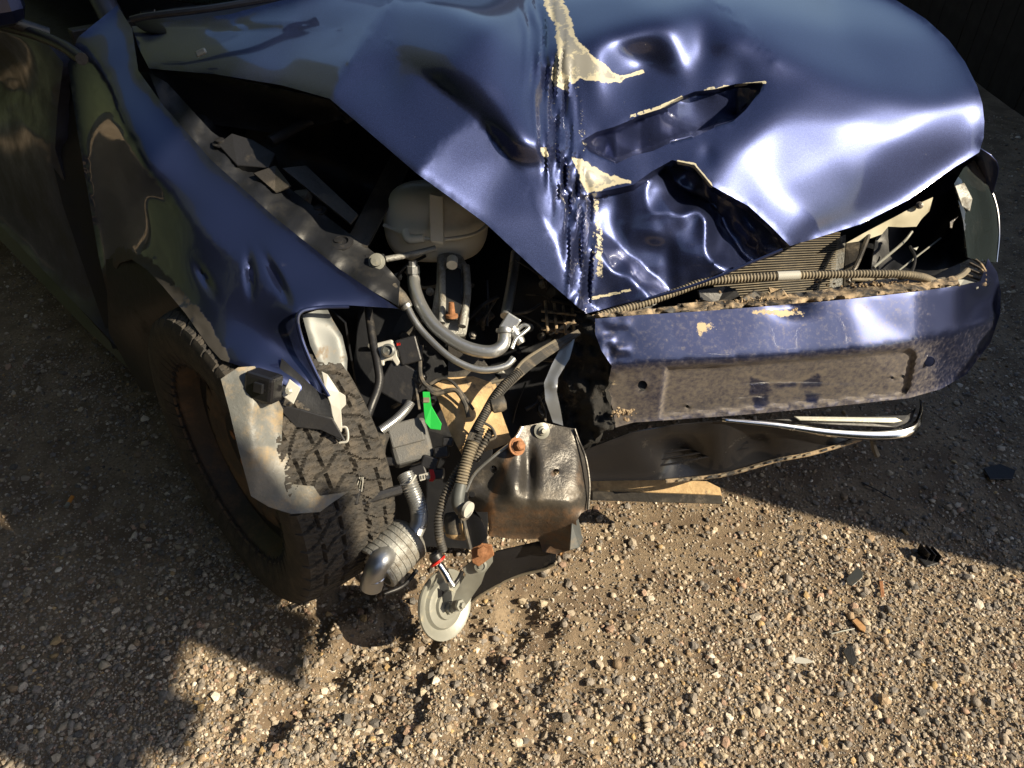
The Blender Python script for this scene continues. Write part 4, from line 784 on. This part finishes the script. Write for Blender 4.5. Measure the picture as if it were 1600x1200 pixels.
# lock carrier fragments to the right
for i in range(9):
    a,b=835+random.random()*70,430+random.random()*90; box('carrier_fragment',Dp(a,b,1.55+random.random()*.06),(.03+.03*random.random(),.012+.02*random.random(),.02),'black',rotax(random.uniform(-60,60),random.uniform(-30,30)))
for k in range(4): tube('carrier_rib',[(852+14*k,470+4*k,1.52),(856+14*k,520+1*k,1.50)],.003,M['ledge'],seg=6)
for k in range(3): tube('carrier_rib',[(846,486+14*k,1.515),(900,492+14*k,1.505)],.003,M['ledge'],seg=6)
r2=random.Random(31)
for i in range(34):
    a,b=r2.uniform(610,900),r2.uniform(420,640); L_=r2.uniform(25,80); an=r2.uniform(0,6.28); dd=r2.uniform(1.53,1.64)
    P=[(a+L_*t_*math.cos(an)+r2.uniform(-10,10),b+L_*t_*math.sin(an)+r2.uniform(-10,10),dd+r2.uniform(-.02,.02)) for t_ in (-.5,0,.5)]
    tube('loose_wire',P,r2.uniform(.0016,.006),M[r2.choice(['hose','black','hose','tanhose','bay'])],seg=7,n=5)
for i in range(26):
    a,b=r2.choice([(r2.uniform(620,900),r2.uniform(420,620)),(r2.uniform(545,640),r2.uniform(490,640)),(r2.uniform(250,560),r2.uniform(150,360))]); s1=r2.uniform(.012,.05)
    if a<560 and b>(a-232)*.98+112: continue
    box('bay_component',Dp(a,b,r2.uniform(1.60,1.68)),(s1,s1*r2.uniform(.4,1),r2.uniform(.01,.04)),r2.choice(['black','hose','cast','bay','box']),rotax(r2.uniform(-50,50),r2.uniform(-30,30),r2.uniform(-30,30)),b=.003)
for i in range(14):
    a,b=r2.uniform(600,880),r2.uniform(430,620); lathe('bay_bolt',[(.009,0),(.009,.003),(.006,.004),(.006,.010),(0,.011)],Dp(a,b,r2.uniform(1.56,1.62)),CN+CU*r2.uniform(-.4,.4)+CR*r2.uniform(-.4,.4),r2.choice(['steel','cast','rust']),seg=8)
# cable loom from the carrier to the lamp connectors
for k in range(7):
    o_=(k-3)*1.7; tube('loom_cable',[(905+o_*.4,519+o_*.6,1.46),(862+o_*.6,545+o_,1.435),(822+o_*.7,573+o_,1.42),(780+o_*.8,612+o_,1.405),(757+o_,648+o_*.5,1.40),(738+o_,682+o_*.4,1.395),(728+o_,712,1.39)],.0021+.0004*(k%3),M['hose'],seg=7,n=6)
tube('loom_sleeve',[(812,580,1.414),(782,610,1.40),(760,642,1.395),(745,672,1.392)],.0078,M['hose'],corr=(.004,.08),label='dusty ribbed cable sleeve above the bracket')
tube('loom_cable',[(868,532,1.44),(820,562,1.42),(795,590,1.41),(768,598,1.41)],.003,M['tanhose'],seg=8)
lathe('loom_plug',[(.010,0),(.015,.004),(.016,.02),(.013,.028),(0,.03)],Dp(766,634,1.40),CR+.25*CU,'hose')
for P,r in (([(658,540,1.47),(656,570,1.46),(658,590,1.45),(668,604,1.445),(690,612,1.44),(712,610,1.43),(726,630,1.425),(732,652,1.42)],.0045),([(672,600,1.45),(690,592,1.45),(710,600,1.44),(740,640,1.43)],.003),([(620,560,1.47),(640,585,1.465),(656,600,1.455)],.003),([(645,520,1.50),(652,560,1.47),(650,600,1.46),(655,640,1.45)],.003),([(668,606,1.444),(680,615,1.44),(700,610,1.438)],.005),([(755,660,1.40),(768,668,1.40),(774,682,1.40),(765,688,1.40)],.0025)):
    tube('loose_wire',P,r,M['hose'],seg=8)
# lamp bracket, dusty frame rail, control unit
lb=plate('lamp_bracket',[(588,536,1.46),(612,530,1.46),(619,540,1.46),(620,556,1.455),(625,566,1.455),(619,572,1.455),(612,562,1.455),(600,564,1.455),(600,571,1.455),(592,571,1.455),(590,552,1.458)],.008,M['white'],b=.002)
lathe('bracket_hub',[(.013,0),(.013,.008),(.009,.010),(.009,.005),(.004,.005),(0,.007)],Dp(607,548,1.452),CN,'greyprimer',seg=24,parent=lb)
plate('red_clip',[(619,535,1.455),(627,534,1.455),(627,540,1.455),(619,541,1.455)],.006,M['red'],parent=lb)
box('lamp_socket',Dp(640,548,1.47),(.04,.05,.03),'black',rotax(15)); box('lamp_socket',Dp(628,598,1.48),(.07,.07,.04),'black',rotax(-30))
sheet('frame_rail',M['dust'],[(676,602,'d',1.475),(700,590,'d',1.48),(740,588,'d',1.49),(775,600,'d',1.50),(782,640,'d',1.49),(800,690,'d',1.47),(760,705,'d',1.45),(722,712,'d',1.44),(705,680,'d',1.445),(690,640,'d',1.455)],[],[[(690,600,'d',1.465),(708,650,'d',1.43),(722,700,'d',1.42)]],step=6,smooth=3,th=.004,fn=lambda px,py:.006*vnoise(px/22,py/22),label='dust covered frame rail behind the cables')
plate('rail_side',[(700,520,1.50),(735,535,1.50),(785,600,1.50),(745,620,1.49),(700,600,1.49)],.01,M['steel'])
plate('green_tag',[(660,612,1.425),(671,612,1.425),(674,634,1.42),(690,662,1.415),(688,672,1.415),(672,670,1.415),(664,660,1.415),(662,640,1.42)],.0015,M['green']); plate('tag_band',[(661,621,1.419),(671,621,1.419),(671,629,1.419),(661,629,1.419)],.001,M['tanhose'])
cu=box('control_unit',Dp(640,692,1.455),(.075,.078,.05),'box',rotax(14,-12,14),b=.008,label='grey plastic control unit box with cables'); box('unit_lid',Dp(634,676,1.428),(.062,.045,.006),'box',rotax(14,-12,14),b=.003,parent=cu)
for a,b,s_ in ((672,722,.03),(690,706,.026),(655,736,.03),(684,740,.024),(700,690,.02),(612,720,.02)): box('connector',Dp(a,b,1.44),(s_,s_*.8,.03),'black',rotax(random.uniform(-20,20)),b=.003)
wl=plate('white_label',[(654,742,1.421),(670,738,1.421),(671,748,1.421),(656,752,1.421)],.0015,M['white'])
for k in range(3): plate('print_mark',[(657+4*k,743.5-k,1.4195),(658+4*k,743.3-k,1.4195),(659+4*k,749-k,1.4195),(658+4*k,749.2-k,1.4195)],.0003,M['bay'],parent=wl,b=0)
for k in range(3): tube('red_wire',[(672+2*k,734,1.425),(674+2.5*k,746,1.42),(671+2*k,752,1.42)],.0015,M['red'],seg=6)
# tubes towards the silencer of the heater
p=tube('foil_tube',[(642,628,1.43),(634,640,1.425),(618,656,1.42),(596,672,1.415)],.0085,M['alu'],corr=(.003,.04),seg=16)
tube('rubber_tube',[(596,674,1.42),(588,700,1.43),(580,760,1.45),(580,800,1.47),(595,826,1.49)],.018,M['hose'],seg=14)
tube('rubber_tube',[(575,480,1.50),(582,530,1.47),(590,570,1.45),(592,600,1.44),(578,640,1.42),(560,690,1.42)],.008,M['black'],seg=10)
tube('flex_pipe',[(634,742,1.43),(643,764,1.42),(653,790,1.425),(655,812,1.44),(648,832,1.455)],.0155,M['alu'],corr=(.0042,.07),seg=24,n=10,label='silver corrugated flexible exhaust pipe')
tube('pipe_tie',[(626,758,1.415),(640,756,1.40),(650,742,1.405)],.002,M['white'],seg=6)
ax_=(Dp(588,888,1.43)-Dp(640,838,1.47)).normalized(); c0=Dp(640,838,1.47)
prof=[(.0,-.012),(.030,-.010),(.044,.0)]
for k in range(6): prof+=[(.046,.004+k*.0125),(.046,.0138+k*.0125),(.0445,.0143+k*.0125),(.0445,.016+k*.0125)]
prof+=[(.047,.080),(.047,.086),(.040,.087),(.036,.078),(.0,.076)]
sil=lathe('silencer',prof,c0,ax_,'cast',seg=48,label='ribbed grey silencer can with bent outlet pipe')
tube('outlet_elbow',[Dp(615,864,1.44),Dp(600,872,1.405),Dp(590,884,1.395),Dp(583,902,1.40),Dp(580,917,1.41)],.0205,M['alu'],world=True,seg=20,parent=sil); lathe('outlet_seam',[(.021,0),(.0222,.001),(.021,.003)],Dp(584,898,1.399),Vector((0.02,-.1,-1)),'chrome',parent=sil)
tube('silencer_clip',[Dp(600,928,1.46),Dp(630,915,1.48),Dp(652,890,1.49)],.004,M['black'],world=True)
# ribbed hoses in front
tube('ribbed_hose',[(752,668,1.40),(740,700,1.395),(716,735,1.39),(697,770,1.385),(686,805,1.385),(686,835,1.395),(692,860,1.41)],.0075,M['hose'],corr=(.0055,.16),n=10,label='thin black ribbed cable hose hanging to the bulb')
tube('ribbed_hose',[(768,672,1.41),(755,695,1.405),(742,720,1.405)],.007,M['hose'],corr=(.0055,.16))
tube('ribbed_hose',[(740,690,1.385),(732,712,1.38),(724,740,1.375),(718,765,1.375)],.0105,M['tanhose'],corr=(.005,.12),label='thick dusty ribbed hose ending in an elbow')
el=tube('hose_elbow',[(720,756,1.375),(716,776,1.372),(716,788,1.372),(722,798,1.37),(729,798,1.36)],.0115,M['greyprimer'],seg=16); lathe('elbow_ring',[(.016,0),(.017,.003),(.017,.009),(.0,.010)],Dp(724,797,1.375),CR*.8+CN*.5-CU*.3,'hose',parent=el); lathe('elbow_cap',[(.0145,0),(.0145,.006),(0,.0065)],Dp(729,795,1.362),CR*.8+CN*.5-CU*.3,'white',parent=el)
lathe('sensor_barrel',[(.0,0),(.022,.0),(.023,.03),(.02,.035)],Dp(713,832,1.43),CU,'hose'); lathe('amber_cup',[(.0,0),(.018,.002),(.026,.012),(.027,.035)],Dp(712,842,1.435),CU+.2*CR,'dust')
# plug with cut wires near the tyre
pl=box('cut_plug',Dp(549,772,1.36),(.034,.03,.03),'black',rotax(-12)); box('plug_neck',Dp(541,786,1.36),(.018,.026,.02),'black',rotax(-10),parent=pl)
for k,m in enumerate(('white','hose','white','zinc','white')): tube('cut_wire',[(545+5*k,768,1.35),(553+3.5*k,752,1.345),(562+1.2*k,738,1.35)],.0009,M[m],seg=5,parent=pl)
tube('plug_arm',[(560,784,1.37),(600,772,1.39),(625,765,1.41)],.009,M['black'],seg=8)
# ---- crash bracket (bent rail end)
brk_out=[(728,770,'d',1.39),(742,742,'d',1.385),(775,712,'d',1.38),(803,690,'d',1.385),(818,666,'d',1.40),(850,660,'d',1.42),(866,664,'d',1.425),(898,670,'d',1.425),(903,690,'d',1.42),(913,715,'d',1.41),(920,755,'d',1.405),(919,796,'d',1.40),(908,802,'d',1.395),(900,815,'d',1.39),(905,848,'d',1.40),(890,860,'d',1.44),(870,866,'d',1.45),(848,862,'d',1.45),(842,842,'d',1.45),(800,842,'d',1.45),(764,838,'d',1.44),(762,800,'d',1.385),(745,800,'d',1.405),(735,790,'d',1.41)]
def brk_fn(px,py):
    d=.020*np.exp(-(((px-826)/11)**2+((py-735)/42)**2))-.012*np.exp(-(((px-800)/20)**2+((py-760)/26)**2))+.003*vnoise(px/25,py/25)
    d+=.022*sstep(0,30,(px-895)-(py-700)*.09)*sstep(660,690,py)*(py<800)
    return d
brk=sheet('rail_bracket',M['steel'],brk_out,[(850,720,'d',1.385),(890,740,'d',1.39),(885,780,'d',1.372),(840,785,'d',1.362),(790,785,'d',1.362),(780,735,'d',1.395),(760,760,'d',1.395)],[[(764,784,'d',1.368),(800,782,'d',1.358),(840,784,'d',1.358),(880,784,'d',1.366),(906,776,'d',1.382)],[(764,838,'d',1.44),(768,800,'d',1.375),(772,765,'d',1.385),(790,735,'d',1.375),(812,715,'d',1.38)],[(842,842,'d',1.45),(840,810,'d',1.395),(840,784,'d',1.358)]],step=4,smooth=4,fn=brk_fn,holes=[(869,737,5),(771,733,6),(737,773,5)],th=.0035,label='bent rusty steel rail bracket jutting out of the wreck',
 attrs={'rust':lambda px,py:np.clip(.62*np.exp(-(pdist(px,py,[(800,705),(785,740),(765,790),(762,835)])/7)**2)+.55*np.exp(-(((px-865)/9)**2+((py-741)/6)**2))+.50*np.exp(-(((px-905)/8)**2+((py-745)/25)**2))+.46*sstep(782,800,py),0,.7)})  # rust along edges and hole, browner tint below the fold
tube('flange_edge',[(728,768,1.385),(742,740,1.38),(775,710,1.375),(803,688,1.38),(816,667,1.393)],.0028,M['alu'],seg=8,parent=brk)
tube('flange_edge',[(898,670,1.42),(905,690,1.417),(915,715,1.407),(921,755,1.402),(919,796,1.398)],.0022,M['steel'],seg=8,parent=brk)
plate('bracket_corner',[(893,818,1.395),(904,810,1.395),(911,845,1.40),(905,856,1.40),(890,860,1.395)],.002,M['greyprimer'],parent=brk)
bc=CN*.8+CR*.5+CU*.2
bo=lathe('rusty_bolt',[(.0165,0),(.0165,.005),(.0125,.0055),(.0125,.007)],Dp(806,698,1.372),bc,'rust',seg=24,parent=brk); lathe('bolt_head',[(.0095,.006),(.0095,.018),(.007,.020),(0,.020)],Dp(806,698,1.372),bc,'rust',seg=6,parent=brk,smooth=False)
lathe('lug_washer',[(.014,0),(.015,.003),(.009,.005),(.008,.009),(.005,.010),(.004,.015),(0,.015)],Dp(846,673,1.405),CN+.3*CR,'zinc',seg=24,parent=brk)
sheet('black_bracket',M['gblack'],[(720,790,'d',1.41),(736,792,'d',1.40),(752,812,'d',1.40),(762,838,'d',1.395),(750,852,'d',1.40),(733,858,'d',1.41),(726,830,'d',1.41)],step=6,smooth=2,th=.006)
tube('black_stay',[(722,795,1.40),(727,825,1.40),(735,858,1.405)],.004,M['hose'],seg=8)
plate('stay_foot',[(736,858,1.405),(752,850,1.40),(768,852,1.40),(772,868,1.405),(748,886,1.41),(738,880,1.41)],.006,M['rust']); lathe('foot_bolt',[(.010,0),(.010,.006),(.0,.007)],Dp(754,862,1.395),CN,'rust',seg=6,smooth=False)
sheet('undertray',M['gblack'],[(775,862,'d',1.46),(845,846,'d',1.46),(870,862,'d',1.46),(868,880,'d',1.465),(845,890,'d',1.48),(800,902,'d',1.50),(755,926,'d',1.52),(735,940,'d',1.53),(745,905,'d',1.50)],[],step=6,smooth=3,th=.004); tube('undertray_lip',[(868,881,1.463),(845,891,1.478),(800,903,1.498),(755,927,1.518),(737,941,1.528)],.003,M['tanhose'],seg=8)
# ---- horn on its bracket
hc=Dp(692,944,1.50); ha=(CN*.66+CR*.74+CU*.06).normalized()
horn=lathe('horn',[(0.0000,-0.0180),(0.0330,-0.0180),(0.0616,-0.0040),(0.0688,0.0060),(0.0677,0.0100),(0.0605,0.0090),(0.0517,0.0035),(0.0484,0.0030),(0.0440,0.0100),(0.0374,0.0110),(0.0286,0.0110),(0.0264,0.0170),(0.0176,0.0180),(0.0000,0.0180)],hc,ha,'zinc',seg=64,label='round pale metal car horn hanging near the ground')
hx,hy,hz=basis(ha)
lathe('horn_hub',[(.013,0),(.013,.008),(.009,.009),(.009,.015),(0,.0155)],hc+ha*.018+CU*-.004,ha,'zinc',seg=6,parent=horn,smooth=False)
for a,b in ((-.016,.024),(-.027,.008)):
    lathe('horn_screw',[(.006,0),(.006,.006),(.004,.008),(0,.008)],hc+ha*.011+CR*a*.8+CU*b,ha,'chrome',seg=8,parent=horn)
plate('horn_terminal',[(672,932,1.478),(682,918,1.478),(694,925,1.476),(684,944,1.476)],.004,M['black'],parent=horn)
ap=sheet('horn_bracket',M['zinc'],[(705,948,'d',1.462),(712,925,'d',1.455),(728,898,'d',1.44),(722,888,'d',1.438),(738,876,'d',1.432),(755,872,'d',1.43),(770,866,'d',1.43),(770,878,'d',1.43),(758,895,'d',1.435),(752,912,'d',1.445),(738,932,'d',1.46),(722,955,'d',1.468),(712,956,'d',1.466)],[],[[(728,898,'d',1.438),(758,895,'d',1.436)],[(715,925,'d',1.452),(742,922,'d',1.452)]],step=4,smooth=2,th=.003,label='pale zinc strap holding the horn')
lathe('strap_washer',[(.012,0),(.012,.003),(.008,.004),(.008,.002),(.004,.002),(.004,.006),(0,.006)],Dp(751,884,1.427),CN,'zinc',seg=24,parent=ap); lathe('strap_nut',[(.011,0),(.011,.006),(.006,.0065),(.006,.013),(0,.0135)],Dp(717,945,1.456),ha,'zinc',seg=6,parent=ap,smooth=False)
# ---- headlamp bulb dangling from the loom
bulb=tube('dangling_bulb',[(686,882,1.43),(695,895,1.43),(702,908,1.43)],.0075,M['chrome'],seg=14,label='small chrome lamp bulb dangling by its wire'); lathe('bulb_collar',[(.004,0),(.016,.002),(.017,.006),(.010,.008)],Dp(686,880,1.43),CU*.8-CR*.6,'red',parent=bulb); lathe('bulb_base',[(.012,0),(.013,.012),(.008,.018)],Dp(685,876,1.43),CU*.8-CR*.5,'black',parent=bulb); tube('bulb_tip',[(702,907,1.43),(708,916,1.43)],.006,M['alu'],seg=10,parent=bulb)
tube('bulb_lead',[(708,916,1.43),(716,905,1.44),(722,893,1.44)],.004,M['black'])
# ================================================================ things lying on the ground
def gp(px,py,dz=.006):
    p=Zp(px,py,0); p.z=float(gh(p.x,p.y))+dz; return p
def gax(px,py,qx,qy): a,b=Zp(px,py,0),Zp(qx,qy,0); d=(b-a).normalized(); return d,Vector((-d.y,d.x,0)),Vector((0,0,1)),(b-a).length
d,n_,u_,L_=gax(116,780,106,797)
cig=bpy.data.objects.new('cigarette_butt',None); COL.objects.link(cig); cig.location=gp(111,789); cig['label']='orange filtered cigarette butt on the shaded gravel'; cig['category']='cigarette butt'
c=gp(111,789,.015); tube('filter',[c-d*.017,c+d*.006],.0046,M['orange'],world=True,n=3,parent=cig); tube('paper',[c+d*.004,c+d*.017],.0048,M['zinc'],world=True,n=2,parent=cig)
def shard(name,P,th,m,label,cat,dz=.008,tilt=0):
    W=[gp(a,b,dz) for a,b in P]; zz=sum(v.z for v in W)/len(W)
    c0=sum(W,Vector())/len(W); W=[Vector((v.x,v.y,zz+tilt*(v.x-c0.x)*-1+.5*tilt*(v.y-c0.y))) for v in W]; n=len(W)
    V=W+[v-Vector((0,0,th)) for v in W]; Fc=[tuple(range(n))[::-1],tuple(range(n,2*n))]+[(i,(i+1)%n,(i+1)%n+n,i+n) for i in range(n)]
    o=mk(name,V,Fc,m,None,smooth=False,label=label,cat=cat); bm=bmesh.new(); bm.from_mesh(o.data); bmesh.ops.recalc_face_normals(bm,faces=bm.faces); bm.to_mesh(o.data); bm.free(); bev(o,.0008,1); return o
shard('plastic_shard',[(1321,906),(1338,890),(1346,902),(1344,910),(1330,920),(1323,916)],.003,'greyprimer','flat pale grey plastic shard on sunlit gravel','plastic shard',.016,-.35)
shard('plastic_shard',[(1317,1018),(1324,1010),(1330,1012),(1337,1040),(1331,1046),(1325,1040)],.003,'box','narrow dark grey plastic splinter on gravel near straw','plastic shard',.014,-.5)
shard('paper_flake',[(1236,1031),(1248,1026),(1262,1029),(1272,1034),(1258,1037),(1244,1036)],.001,'white','small white paper flake on sunlit gravel','paper',.010)
shard('rust_flake',[(1372,910),(1378,910),(1381,934),(1375,936)],.002,'rust','thin rusty orange strip lying on gravel','metal strip',.010)
shard('wood_chip',[(1330,972),(1337,968),(1352,982),(1350,990),(1342,986)],.004,'chipwood','orange brown wood chip beside dry straw','wood chip',.012)
shard('plastic_offcut',[(1535,735),(1560,728),(1585,738),(1580,752),(1545,752)],.004,'black','dark flat plastic piece lying in the shade','plastic piece',.012)
shard('reflector_chip',[(1149,906),(1153,903),(1156,908),(1152,911)],.005,'rust','tiny rusty red brick chip on sunlit gravel','plastic chip',.012)
shard('yellow_stone',[(868,792+64),(876,846+6),(882,858),(876,866),(868,862)],.009,'chipwood','small yellow pebble beside the rail bracket','pebble',.010)
for P,lab in (([(1298,992),(1312,989),(1325,986),(1334,984)],'dry yellow straw lying beside the wood chip'),([(1395,782),(1370,768),(1345,755)],'thin dark twig lying in the shade by the bumper'),([(550,1148),(556,1138),(566,1132)],'short pale straw on the churned soil')):
    tube('straw' if 'straw' in lab else 'twig',[gp(a,b,.010) for a,b in P],.0016,M['zinc' if 'straw' in lab else 'black'],seg=6,world=True,parent=None,label=lab,cat='straw' if 'straw' in lab else 'twig')
tf=bpy.data.objects.new('clip_fragment',None); COL.objects.link(tf); tf.location=gp(1455,870); tf['label']='broken black plastic clip with upright fins on gravel'; tf['category']='plastic clip'
for k,(a,b) in enumerate(((1440,868),(1449,870),(1458,872))): box('fin',gp(a,b,.016),(.002,.032,.03),'gblack',ax=(Vector((.95,.3,0)),Vector((-.3,.95,.0)),Vector((0,0,1))),b=.0006,parent=tf)
box('clip_base',gp(1450,876,.006),(.034,.03,.005),'black',ax=(Vector((.95,.3,0)),Vector((-.3,.95,.0)),Vector((0,0,1))),parent=tf)
